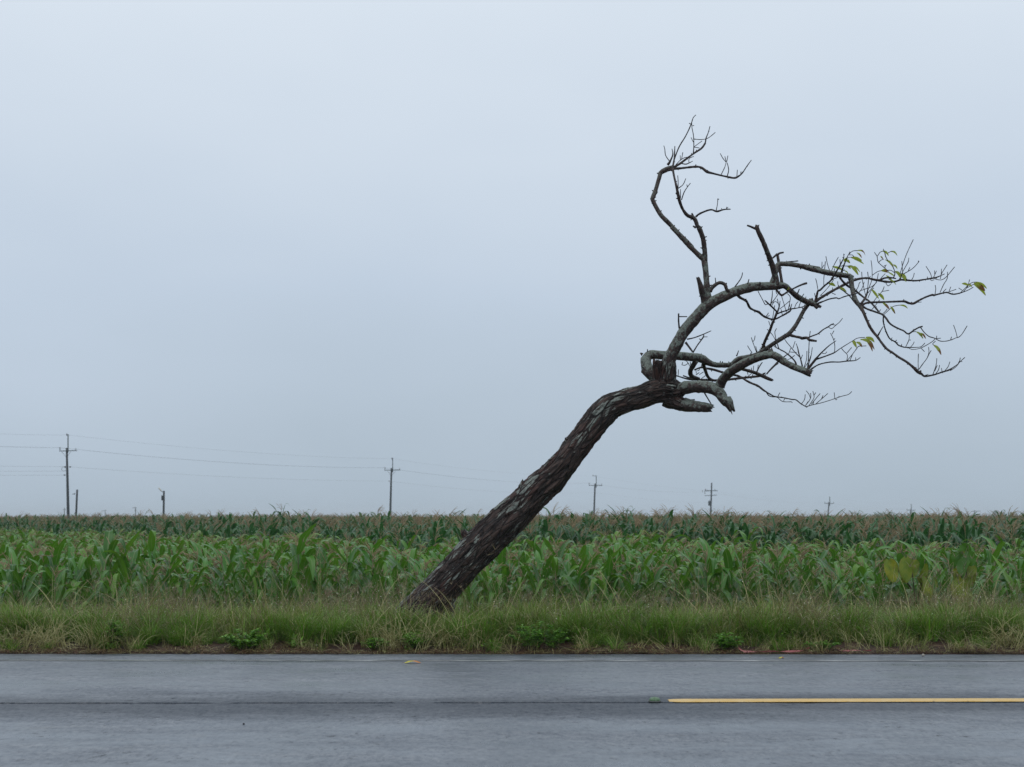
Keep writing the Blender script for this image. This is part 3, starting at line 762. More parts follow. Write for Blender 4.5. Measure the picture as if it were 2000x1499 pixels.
    for s, d in (('h:960,772,15 1020,790,14 1090,790,12 1160,745,12 1230,665,10 1315,560,7', -0.1), ('h:905,750,13 880,670,11 805,550,8', 0.1), ('h:940,745,13 970,680,11 990,630,9', 0), ('h:960,690,10 955,625,8', 0),
              ('h:1065,715,13 1100,650,10 1180,525,7', 0.1), ('h:1075,695,8 1080,595,6', 0), ('h:1060,772,6 1070,720,4', 0), ('h:545,800,8 580,740,7 597,670,5', 0), ('h:880,790,6 910,805,6 950,790,5', 0),
              ('h:345,790,26 370,700,24', 0), ('h:340,700,15 400,500,13 470,310,11 580,75,8', 0.15), ('h:370,690,13 440,560,11 490,470,9 500,400,6', 0), ('h:400,690,17 540,610,14 620,540,11 685,460,8', -0.15),
              ('h:390,690,8 385,580,6 375,460,5', 0), ('h:490,630,6 520,570,5', 0), ('h:825,775,6 832,735,4', 0), ('h:670,470,5 672,450,4', 0),
              ('g:1560,885,42 1680,835,37 1800,830,31 1900,845,24', 0.1), ('g:1850,830,26 1880,740,20 1840,620,17 1760,520,15 1700,420,18 1680,340,16 1650,265,8', -0.15),
              ('g:1760,710,17 1700,660,16 1620,590,16 1550,520,15 1530,410,12 1495,360,8 1480,330,4', -0.1), ('g:1700,930,11 1745,990,10 1800,950,8', 0), ('g:1660,605,8 1715,580,5', 0),
              ('g:1565,530,6 1600,490,5 1660,465,4', 0), ('g:1540,405,5 1590,330,4 1650,310,4', 0), ('g:1740,350,5 1800,315,4 1830,325,4', 0), ('g:1440,780,6 1540,710,5 1630,690,4', 0), ('g:1700,690,5 1800,685,5 1880,740,4', 0),
              ('g:1570,880,13 1650,790,9 1690,750,6', 0.1), ('g:1360,850,12 1400,800,9', 0), ('g:1680,640,7 1695,600,5', 0), ('g:660,1090,6 660,1020,5', 0), ('g:650,1130,8 720,1158,6', 0), ('g:780,1000,22 765,960,14 762,900,7', 0)):
        g('outer_branch', s, d, nub=False)
    g('outer_branch', 'g:250,1380,34 300,1370,34 380,1330,35 480,1290,31 600,1245,27 740,1222,27 780,1240,25 900,1195,24 1040,1160,23 1150,1130,20', [0, -0.4], parent='upper_limb', nub=False)
    # hanging branch below the limb
    g('hanging_branch', 'd:0,560,64 60,620,58 110,645,54 180,690,48 215,760,47 250,820,45 340,870,44 420,900,45 500,970,42 600,1020,38 690,1042,36 760,1030,35 860,980,33 950,930,35 1030,880,35 1055,840,30 1150,825,23 1270,800,18 '
      '1310,780,14 1330,730,10', [0.05, 0.5, 0.6], parent='upper_limb')
    for s, d in (('d:570,980,20 610,915,14', 0), ('d:590,990,14 630,965,10', 0), ('d:420,895,20 440,885,16', 0), ('d:1120,815,9 1150,740,7 1190,695,5', 0), ('d:1200,805,9 1240,690,6', 0),
              ('d:1040,840,12 1020,740,10 1035,610,9 980,540,6', 0.1), ('d:960,900,13 920,770,10 865,590,7', 0.1), ('d:1045,830,9 1065,740,6', 0), ('d:990,870,10 1020,740,7', 0), ('d:880,960,9 855,850,6', 0), ('d:1250,800,10 1280,840,6', 0)):
        g('hanging_branch', s, d, nub=False)
    # lower arch with its broken beak
    g('lower_arch', 'k:860,1090,330 960,1075,300 1060,1040,265 1150,990,250 1300,962,242 1500,958,238 1680,982,235 1800,1032,230 1880,1110,218 1940,1220,180 m:1680,415,92 1700,450,62 1718,490,30', [0, -0.35, -0.5], parent='trunk', jag=3)
    g('lower_arch', 'm:1660,400,40 1700,445,24 1730,465,12', 0.0, jag=2, nub=False)
    g('lower_arch', 'k:1560,1080,30 1620,1180,28 1690,1295,20', 0.25, nub=False)
    # sawn bough that climbs from the arch
    g('sawn_bough', 'e:1050,1160,205 1090,1060,195 1160,970,182 1250,880,176 1380,790,175 1500,720,175 1650,650,166 1800,592,161 1900,562,160 f:610,735,160 720,745,152 800,790,142 900,860,140 1000,920,132 1130,980,127 '
      '1250,1022,130 1380,1078,140 1440,1108,132', [0, -0.4, -0.7, -0.9], parent='lower_arch', jag=0.6)
    g('sawn_bough', 'f:670,760,130 655,690,100 640,625,80', 0.0, jag=2.2, nub=False)
    for s, d in (('f:1380,1010,54 1500,860,47 1600,740,33 1700,640,25 1800,550,20 1930,460,15', -0.2), ('f:1530,825,38 1640,790,31 1780,740,28 1900,690,25 1999,620,18 i:60,900,13 190,820,10 270,775,6 380,765,4', -0.35),
              ('f:1420,1040,40 1480,990,31 1580,930,28 1700,895,27 1830,875,27 1999,875,24 i:110,1120,20 240,1110,14 310,1065,6', 0.3), ('i:105,1122,11 190,1020,10 280,900,6', 0), ('i:105,1115,8 115,1030,7 60,970,7 20,920,5', 0),
              ('i:108,1000,7 180,915,5', 0), ('i:155,1110,7 190,1025,6', 0), ('i:240,1110,6 240,1065,5', 0), ('i:270,900,6 340,895,4 400,893,3', 0),
              ('f:1280,1000,34 1240,830,28 1200,700,26 1180,600,20 1150,515,12', 0.15), ('f:1240,825,9 1275,735,7', 0), ('f:1215,775,20 1130,690,20 1050,590,18 950,470,16 920,400,14 930,320,12', 0.3),
              ('f:1180,1010,40 1130,870,35 1040,770,31 930,680,27 820,620,25 790,540,20 760,450,16 740,350,14 735,280,12 768,220,8', 0.2), ('f:745,445,13 690,350,12 640,290,9', 0.05),
              ('f:1300,990,18 1350,830,13 1360,660,7', 0.1), ('f:1370,990,24 1390,800,20 1405,450,15 1425,270,10', -0.1), ('f:1385,960,16 1440,760,12 1465,590,8', -0.2), ('f:1310,990,14 1400,850,12 1440,740,9', 0),
              ('f:1895,695,13 1905,580,11 1885,450,9 1840,350,8 1820,310,6', 0), ('f:1885,445,7 1908,412,6', 0), ('f:1850,335,6 1888,265,5', 0), ('f:1660,705,9 1720,712,8 1750,675,6', 0),
              ('f:1085,605,12 1130,470,8', 0), ('f:1000,725,11 1050,590,8', 0), ('f:1030,680,7 1160,690,6', 0), ('f:815,625,22 720,570,18', 0), ('f:760,590,8 745,545,6', 0), ('f:905,780,26 985,720,20', 0.1),
              ('f:960,840,10 1040,805,8 1120,745,6', 0.1), ('f:930,800,8 960,810,6', 0), ('f:1440,1040,10 1485,1045,7', 0), ('f:1390,680,8 1410,690,6', 0)):
        g('sawn_bough', s, d, nub=False)
    # snaking limb behind the fork
    g('snaking_limb', 'k:600,800,190 520,720,222 452,650,230 427,540,216 416,430,198 455,350,170 560,330,172 700,338,172 880,348,166 1100,362,162 1300,378,162 1450,392,168 1540,425,160 1620,475,132 1700,512,112 1800,535,106 '
      'e:1100,735,102 1200,738,102 1300,722,102 1370,650,97 1430,612,97 1550,590,92 1700,552,87 1800,522,88 1950,430,92 f:600,590,84 760,482,82 900,392,87 1000,332,92 1050,280,87 1130,180,82 1200,60,80 d:1230,1000,77 1300,870,77 1400,735,75',
      [0.1, 0.35, 0.6, 0.5, 0.3, 0.45], parent='trunk')
    for s, d in (('k:380,660,100 330,655,72', 0.0), ('k:350,330,70 305,300,26', 0), ('f:1020,345,64 1120,375,52 1220,395,47 1262,412,60 1360,402,56 1400,440,52 1480,456,45 1550,466,44', -0.2),
              ('f:1385,398,32 1480,360,28 1580,320,27 1680,240,26 1780,185,24 1840,140,22 1885,125,18', 0.2), ('f:1780,192,15 1840,225,14 1920,160,11 1999,92,9 2055,20,6', 0.1), ('f:1850,145,6 1920,155,5', 0), ('f:1580,325,8 1612,335,6', 0),
              ('d:1235,1050,22 1248,1054,16', 0), ('e:1385,560,30 1410,500,22 1425,452,16', 0), ('e:1065,690,22 1072,655,18', 0), ('e:1240,690,30 1230,665,16', 0), ('f:290,695,9 230,610,8 200,555,6', 0),
              ('f:380,700,18 330,560,15 300,480,12 275,395,8', 0), ('f:310,475,10 335,440,9 348,360,6', 0), ('f:390,690,16 360,570,10', 0), ('f:925,400,10 930,330,8', 0),
              ('k:1400,440,112 1330,560,97 1280,650,92 1300,740,87 1380,785,72 1460,805,60', 0.3), ('k:1540,430,74 1550,560,71 1590,680,63 1640,780,57 1720,830,50 1780,842,42', 0.45),
              ('k:1280,470,18 1290,560,18 1275,590,14', 0), ('k:1275,560,14 1230,480,12 1200,450,8', 0), ('k:1240,500,10 1180,540,9 1115,530,7', 0), ('k:1118,525,7 1135,480,5', 0)):
        g('snaking_limb', s, d, nub=False)
    # long shoot that springs from the snaking limb
    g('rising_shoot', 'f:430,720,66 480,640,62 530,500,58 580,380,56 640,250,54 d:690,1110,50 730,1020,47 762,940,47 785,885,46', [0, -0.3], parent='snaking_limb')
    for s, d in (('d:775,895,36 680,800,35 600,730,33 560,690,27 535,670,16', -0.15), ('d:600,735,20 550,757,19 500,670,17 430,540,13 408,495,8', 0.1), ('d:788,885,36 812,820,28 837,685,13', 0.1),
              ('d:780,935,30 860,900,27 960,870,26 1040,830,24', -0.2), ('d:650,765,32 680,600,20 685,480,12', 0.1), ('d:670,725,20 750,620,16 800,540,11 840,480,6', -0.1), ('d:830,840,15 920,770,12 1015,690,8', 0.1),
              ('d:770,545,10 750,480,6', 0), ('d:815,790,9 780,640,7', 0), ('f:655,205,14 630,130,11 612,75,8', 0), ('f:630,280,8 580,235,6', 0), ('f:460,610,22 448,595,16', 0), ('d:690,1020,9 710,900,7 730,770,5', 0),
              ('d:680,770,10 710,700,7', 0), ('d:690,740,8 740,690,6 800,735,5', 0)):
        g('rising_shoot', s, d, nub=False)
    # low trailing branch
    g('trailing_branch', 'e:560,830,30 700,780,40 800,800,44 900,815,50 1000,842,50 1130,882,46 1300,922,46 1400,942,46 1500,985,45 1580,1040,44 1680,1090,45 1800,1140,44 1900,1215,44 j:440,510,24 500,545,22 560,575,20 700,595,19 820,620,18 '
      '880,625,18 950,680,17 1050,740,13', [0.3, 0.5, 0.2, 0.0], parent='snaking_limb')
    for s, d in (('j:1040,728,15 1120,705,12 1250,675,10 1400,630,8 1560,575,7 1670,545,6 1720,500,5', -0.15), ('j:430,505,14 470,560,16 520,580,15 600,590,11 680,650,12 810,655,9', 0.15), ('j:810,655,6 828,668,4', 0),
              ('j:1020,715,7 1080,640,6 1105,580,5 1100,525,4', 0.1), ('j:1030,705,7 1065,650,5', 0), ('j:1100,605,5 1075,540,5 1035,490,4', -0.1), ('j:1075,715,7 1150,600,6 1145,540,5 1135,495,4', 0.1), ('j:1150,560,5 1180,515,4', 0),
              ('j:1110,695,6 1170,620,5 1245,530,4', -0.1), ('j:1170,695,9 1270,610,8 1360,530,5', 0.1), ('j:1265,612,5 1288,560,4', 0), ('j:1465,612,6 1455,515,4', 0), ('j:965,685,6 1010,620,5 1020,545,4', 0),
              ('j:610,572,6 640,518,4', 0), ('j:695,642,5 715,605,4', 0), ('j:1135,700,6 1150,640,5', 0), ('j:1470,620,4 1490,628,4 1498,610,3', 0), ('j:1530,585,4 1525,568,3', 0),
              ('e:520,1020,40 700,1022,41 900,1030,46 1100,1030,46 1300,1010,48 1500,986,48 1700,965,47 1850,945,50 1950,885,22', 0.2), ('e:180,935,28 300,970,27 400,1000,34 520,1020,41', 0.1), ('e:340,940,30 450,980,32 530,985,30', 0),
              ('e:245,955,11 250,820,9', 0), ('e:700,1000,16 780,940,12', 0), ('e:590,930,14 660,880,14 600,920,10', 0), ('e:620,850,16 660,830,14 660,780,8', 0), ('e:600,900,16 590,820,10', 0), ('e:660,920,12 740,870,10', 0),
              ('e:1600,960,12 1680,900,9', 0), ('e:1690,960,12 1710,900,9', 0), ('e:1660,990,26 1680,1000,18', 0), ('j:440,240,24 490,180,26 560,110,28 620,45,30', 0.1), ('j:575,110,8 620,80,6', 0)):
        g('trailing_branch', s, d, nub=len(s) > 80)
    g('splintered_stub', 'f:60,1000,64 200,1042,62 330,1080,68 450,1130,68 560,1180,71 640,1215,60 690,1242,26', [0.1, 0.3], parent='sawn_bough', jag=2.5)
    for s in ('f:380,1070,28 440,950,24 490,880,18', 'f:310,1050,12 320,950,9', 'f:390,1055,14 410,930,9', 'f:280,1050,9 275,990,7', 'f:210,1040,9 200,1080,6 210,1120,5'):
        g('splintered_stub', s, 0.05, nub=False)
    g('pointed_stub', 'k:880,1180,330 1000,1250,300 1100,1292,262 1250,1332,242 1400,1345,222 1550,1355,192 1690,1375,152', [0, -0.3], parent='trunk', jag=1.5)
    g('pointed_stub', 'k:1180,1220,110 1290,1225,50 1370,1210,24', -0.02, jag=1, nub=False)

    root = empty('leaning_tree', wp(820, 1234, TREE_Y))
    tag(root, 'gnarled nearly leafless tree leaning right over the grass verge', 'tree')
    base = Vector(root.location)
    labels = {'lower_arch': 'arched lower limb ending in a splintered black beak',
              'sawn_bough': 'mossy bough with a sawn end and a brush of shoots', 'snaking_limb': 'mossy limb that coils out behind the fork',
              'drooping_bough': 'long thin bough that arches over and droops to the right', 'broken_spike': 'snapped upright spike in the middle of the crown'}
    parts = {}
    for k, mb in BMB.items():
        mb.v = [(x - base.x, y - base.y, z - base.z) for x, y, z in mb.v]
        nm = k.split('#')[0]
        o = link(nm, mb.mesh(nm, M['trunk'] if nm in ('trunk', 'knob', 'root', 'neck', 'collar', 'burl', 'stub_collar') else M['limb']), root)
        if k in labels: o['label'] = labels[k]
        parts[k] = o
    # leaves: base, tip, width on the survey sheets
    lv = [('drooping_bough', 'g', 1140, 300, 1300, 400, 42), ('drooping_bough', 'g', 1130, 340, 1232, 445, 38), ('drooping_bough', 'g', 1025, 430, 1235, 492, 58), ('drooping_bough', 'g', 1080, 465, 1272, 562, 36),
          ('drooping_bough', 'g', 905, 490, 1002, 545, 72), ('drooping_bough', 'g', 880, 510, 952, 435, 52), ('drooping_bough', 'g', 1005, 590, 1165, 778, 60), ('drooping_bough', 'g', 1080, 600, 1195, 720, 26),
          ('drooping_bough', 'g', 960, 600, 1012, 660, 50), ('drooping_bough', 'g', 655, 612, 865, 685, 46), ('drooping_bough', 'g', 885, 690, 972, 785, 30), ('forked_branch', 'g', 590, 942, 720, 1000, 42),
          ('drooping_bough', 'g', 800, 1035, 935, 1105, 44), ('drooping_bough', 'g', 1425, 1055, 1565, 1240, 46), ('drooping_bough', 'g', 1550, 1135, 1667, 1265, 54), ('swinging_branch', 'g', 1640, 1320, 1768, 1445, 38),
          ('swinging_branch', 'g', 1795, 1390, 1885, 1535, 40), ('swinging_branch', 'i', 895, 280, 1022, 330, 24), ('outer_branch', 'g', 1635, 305, 1755, 402, 48), ('outer_branch', 'g', 1800, 313, 1924, 402, 48),
          ('outer_branch', 'g', 1688, 478, 1852, 622, 52), ('outer_branch', 'g', 1838, 575, 1926, 662, 42), ('outer_branch', 'g', 1598, 405, 1648, 465, 26), ('outer_branch', 'g', 1615, 690, 1742, 725, 62),
          ('outer_branch', 'g', 1738, 718, 1872, 802, 26), ('outer_branch', 'g', 1880, 705, 1985, 835, 62), ('outer_branch', 'h', 335, 690, 462, 795, 74), ('outer_branch', 'h', 355, 735, 455, 832, 34),
          ('outer_branch', 'g', 1708, 785, 1832, 925, 46), ('outer_branch', 'g', 1750, 860, 1902, 968, 26), ('level_branch', 'h', 1690, 828, 1885, 948, 42), ('level_branch', 'h', 1658, 848, 1852, 985, 84),
          ('level_branch', 'h', 1668, 880, 1864, 1068, 54), ('level_branch', 'h', 1565, 892, 1442, 858, 42), ('level_branch', 'h', 1560, 870, 1618, 920, 36), ('swinging_branch', 'i', 1410, 880, 1524, 1028, 54),
          ('swinging_branch', 'i', 1150, 680, 1252, 786, 46), ('swinging_branch', 'i', 1195, 700, 1293, 786, 40), ('sawn_bough', 'i', 200, 815, 256, 922, 46), ('sawn_bough', 'i', 248, 835, 338, 912, 46),
          ('sawn_bough', 'i', 310, 798, 522, 948, 66), ('sawn_bough', 'i', 390, 763, 522, 838, 48), ('sawn_bough', 'i', 375, 800, 492, 975, 54), ('upper_limb', 'd', 932, 425, 1035, 452, 52), ('forked_branch', 'd', 1790, 350, 1912, 392, 40),
          ('swinging_branch', 'i', 655, 250, 748, 345, 38)]
    for q, (pt, fr, x0, y0, x1, y1, w) in enumerate(lv):
        f = FR[fr]
        A = (f[0] + x0 / f[2], f[1] + y0 / f[2]); B = (f[0] + x1 / f[2], f[1] + y1 / f[2]); W = w / f[2]
        Y = depth_at(pt, *A)
        a = wp(A[0], A[1], Y); b = wp(B[0], B[1], Y + rng.uniform(-0.08, 0.08))
        mb = MB(); vs, tl = [], []
        ax = (b - a); Ln = ax.length; ax.normalize()
        up = Vector((0, -1, 0)); side = ax.cross(up).normalized(); nn = side.cross(ax).normalized()
        roll = Matrix.Rotation(rng.uniform(-0.6, 0.6), 3, ax)
        side, nn = roll @ side, roll @ nn
        sag = rng.uniform(0.05, 0.14) * Ln
        S = 8
        for i in range(S + 1):
            t = i / S
            hw = W * Y / F * 0.5 * (math.sin(math.pi * min(1, t * 0.92 + 0.06)) ** 0.75) + 0.0008
            c = a + ax * Ln * t + nn * (sag * math.sin(math.pi * t)) + Vector((0, 0, 1)) * sag * 0.9 * math.sin(math.pi * t) - base
            ruf = 0.12 * hw * math.sin(t * 17 + q)
            vs += [c - side * hw + nn * (0.35 * hw + ruf), c - nn * 0.1 * hw, c + side * hw + nn * (0.35 * hw - ruf)]
            tl += [t, t * 0.9, t]
        fs = []
        for i in range(S):
            for k in range(2):
                fs.append((i * 3 + k, i * 3 + k + 1, i * 3 + k + 4, i * 3 + k + 3))
        mb.add(vs, fs, 0, tl=tl)
        link('leaf', mb.mesh('leaf', M['tleaf']), parts[pt])
build_tree()

# ------------------------------------------------------------------ corn
def corn_leaf(mb, h, az, length, W, a0, a1, twist, r_, mi=0, seg=11, wind=0.0):
    d = Vector((math.cos(az), math.sin(az), 0))
    side0 = Vector((-math.sin(az), math.cos(az), 0))
    p = Vector((0, 0, h)) + d * 0.012
    vs, cu, tl, lc = [], [], [], []
    lr = r_.random()
    ph = r_.uniform(0, 6)
    pw = r_.uniform(1.3, 2.6)
    tb = r_.uniform(0.18, 0.50); bw = r_.uniform(0.28, 0.5)
    for i in range(seg + 1):
        t = i / seg
        q_ = max(0.0, min(1.0, (t - tb) / bw)); q_ = q_ * q_ * (3 - 2 * q_)
        ang = a0 + (a1 - a0) * (0.25 * t ** pw + 0.75 * q_)
        tan = (d * math.cos(ang) + Vector((0, 0, math.sin(ang)))).normalized()
        nn = (-d * math.sin(ang) + Vector((0, 0, math.cos(ang))))
        tw = twist * t * t
        side = (side0 * math.cos(tw) + nn * math.sin(tw)).normalized()
        n2 = (nn * math.cos(tw) - side0 * math.sin(tw)).normalized()
        w = W * 0.5 * min(1.0, 0.45 + 2.6 * t) * max(0.02, (1 - t ** 2.2)) ** 0.8
        fold = 0.38 * (1 - 0.75 * t)
        for k, c in enumerate((-1, -0.5, 0, 0.5, 1)):
            ruf = 0.16 * W * math.sin(t * 15 + ph + (2 if c > 0 else 0)) * abs(c) ** 2 * min(1, t * 4) * (1 - t)
            vs.append(p + side * (c * w) + n2 * (abs(c) * w * fold + ruf))
            cu.append(c); tl.append(t); lc.append((c * w, t * length, 0))
        p = p + tan * (length / seg) + Vector((wind * length / seg * t, 0, 0))
    n = 5
    fs = [(i * n + k, i * n + k + 1, (i + 1) * n + k + 1, (i + 1) * n + k) for i in range(seg) for k in range(n - 1)]
    mb.add(vs, fs, mi, cu=cu, tl=tl, lc=lc, lr=[lr] * len(vs))

def corn_parts(seed, height=1.32, nl=9, drop=0.36, tass=(5, 9), spread=1.0):
    """stalk, leaves and tassel of one plant as separate mesh builders"""
    r_ = random.Random(seed)
    lean = r_.uniform(0.0, 0.10)
    stalk = MB()
    pts = [Vector((lean * (z / height) ** 2 * 0.5, 0, z)) for z in np.linspace(-0.05, height, 9)]
    tube(stalk, pts, [0.014 - 0.008 * i / 8 for i in range(9)], 6)
    leaves = []
    az0 = r_.uniform(0, 6.28)
    for i in range(nl):
        f = i / (nl - 1)
        h = 0.22 + (height - drop) * f ** 0.95
        az = az0 + i * math.pi + r_.uniform(-0.6, 0.6)
        Ln = (0.54 + 0.38 * math.sin(math.pi * (0.15 + 0.80 * f))) * r_.uniform(0.85, 1.1)
        mb = MB()
        up = r_.random() < 0.12
        corn_leaf(mb, h, az, Ln, r_.uniform(0.132, 0.176) * (1 - 0.25 * f), R(r_.uniform(46, 74) + 4 * f), R(-r_.uniform(62, 98) if not up else r_.uniform(0, 50)), r_.uniform(-0.9, 0.9), r_, wind=r_.uniform(0.0, 0.35))
        leaves.append(mb)
    tas = MB()
    top = pts[-1]
    def spike(p0, d, L, w, droop):
        q, out = Vector(p0), []
        dd = d.normalized()
        for k in range(6):
            out.append(q.copy())
            dd = (dd + Vector((0.10, 0, -droop))).normalized()
            q = q + dd * L / 5
        tube(tas, out, [w, w * 1.3, w * 1.2, w * 1.1, w, w * 0.5], 4, cap=False)
    k_ = 1.6 if height > 1.5 else 1.1
    tall = r_.uniform(0.22, 0.32) * k_
    spike(top - Vector((0, 0, 0.04)), Vector((r_.uniform(0, 0.35), r_.uniform(-.15, .15), 1)), tall, 0.0050, 0.02 + r_.uniform(0, 0.14))
    for k in range(r_.randint(*tass)):
        a = r_.uniform(0, 6.28); sp = r_.uniform(0.35, 1.0) * spread
        spike(top + Vector((0, 0, r_.uniform(-0.02, 0.09))), Vector((math.cos(a) * sp + 0.22, math.sin(a) * sp, 1)), r_.uniform(0.14, 0.24) * k_, 0.0038, r_.uniform(0.06, 0.30))
    return stalk, leaves, tas

NV = 8
CORN = []
for q in range(NV):
    st, lv, ts = corn_parts(100 + q, (1.32, 1.22, 1.40, 1.12, 1.30, 1.36, 1.18, 1.26)[q], 9, 0.32, ((5, 9), (3, 5), (6, 9), (1, 3))[q % 4])
    CORN.append((st.mesh('corn_stalk', M['stalk']), [l.mesh('corn_leaf', M['cleaf']) for l in lv], ts.mesh('corn_tassel', M['tassel'])))

def join_corn(seed, leafmat, name, height=1.32, nl=9, drop=0.36, tass=(5, 9), spread=1.0):
    st, lv, ts = corn_parts(seed, height, nl, drop, tass, spread)
    mb = MB()
    for k, src in [(0, st), (2, ts)] + [(1, l) for l in lv]:
        b = len(mb.v)
        mb.v += src.v; mb.f += [tuple(i + b for i in f) for f in src.f]; mb.mi += [k] * len(src.f)
        for a in ('cu', 'tl', 'lr'):
            mb.at.setdefault(a, []).extend(src.at.get(a, [0.0] * len(src.v)))
        mb.at.setdefault('lc', []).extend(src.at.get('lc', [(0, 0, 0)] * len(src.v)))
    return mb.mesh(name, [M['stalk'], leafmat, M['tassel']])

def proto_collection(name, meshes):
    col = bpy.data.collections.new(name)
    for i, me in enumerate(meshes):
        o = bpy.data.objects.new('%s_%02d' % (name, i), me)
        col.objects.link(o)
    return col

def scatter(name, pts, rots, scl, idx, col, label, cat):
    """one stuff object whose plants are instanced on its points"""
    me = bpy.data.meshes.new(name)
    me.from_pydata([tuple(p) for p in pts], [], [])
    n = len(pts)
    a = me.attributes.new('rot', 'FLOAT_VECTOR', 'POINT'); a.data.foreach_set('vector', np.asarray(rots, dtype=np.float32).ravel())
    a = me.attributes.new('scl', 'FLOAT', 'POINT'); a.data.foreach_set('value', np.asarray(scl, dtype=np.float32))
    a = me.attributes.new('idx', 'INT', 'POINT'); a.data.foreach_set('value', np.asarray(idx, dtype=np.int32))
    o = link(name, me)
    ng = bpy.data.node_groups.new(name + '_nodes', 'GeometryNodeTree')
    ng.interface.new_socket('Geometry', in_out='INPUT', socket_type='NodeSocketGeometry')
    ng.interface.new_socket('Geometry', in_out='OUTPUT', socket_type='NodeSocketGeometry')
    gi, go = ng.nodes.new('NodeGroupInput'), ng.nodes.new('NodeGroupOutput')
    ip = ng.nodes.new('GeometryNodeInstanceOnPoints')
    ci = ng.nodes.new('GeometryNodeCollectionInfo')
    ci.inputs['Collection'].default_value = col
    ci.inputs['Separate Children'].default_value = True
    ci.inputs['Reset Children'].default_value = True
    def na(nm, ty):
        x = ng.nodes.new('GeometryNodeInputNamedAttribute'); x.data_type = ty; x.inputs[0].default_value = nm
        return [s for s in x.outputs if s.enabled and s.name == 'Attribute'][0]
    L = ng.links
    L.new(gi.outputs[0], ip.inputs['Points']); L.new(ci.outputs[0], ip.inputs['Instance'])
    ip.inputs['Pick Instance'].default_value = True
    L.new(na('idx', 'INT'), ip.inputs['Instance Index'])
    L.new(na('rot', 'FLOAT_VECTOR'), ip.inputs['Rotation'])
    L.new(na('scl', 'FLOAT'), ip.inputs['Scale'])
    L.new(ip.outputs[0], go.inputs[0])
    md = o.modifiers.new('scatter', 'NODES'); md.node_group = ng
    tag(o, label, cat, kind='stuff')
    return o

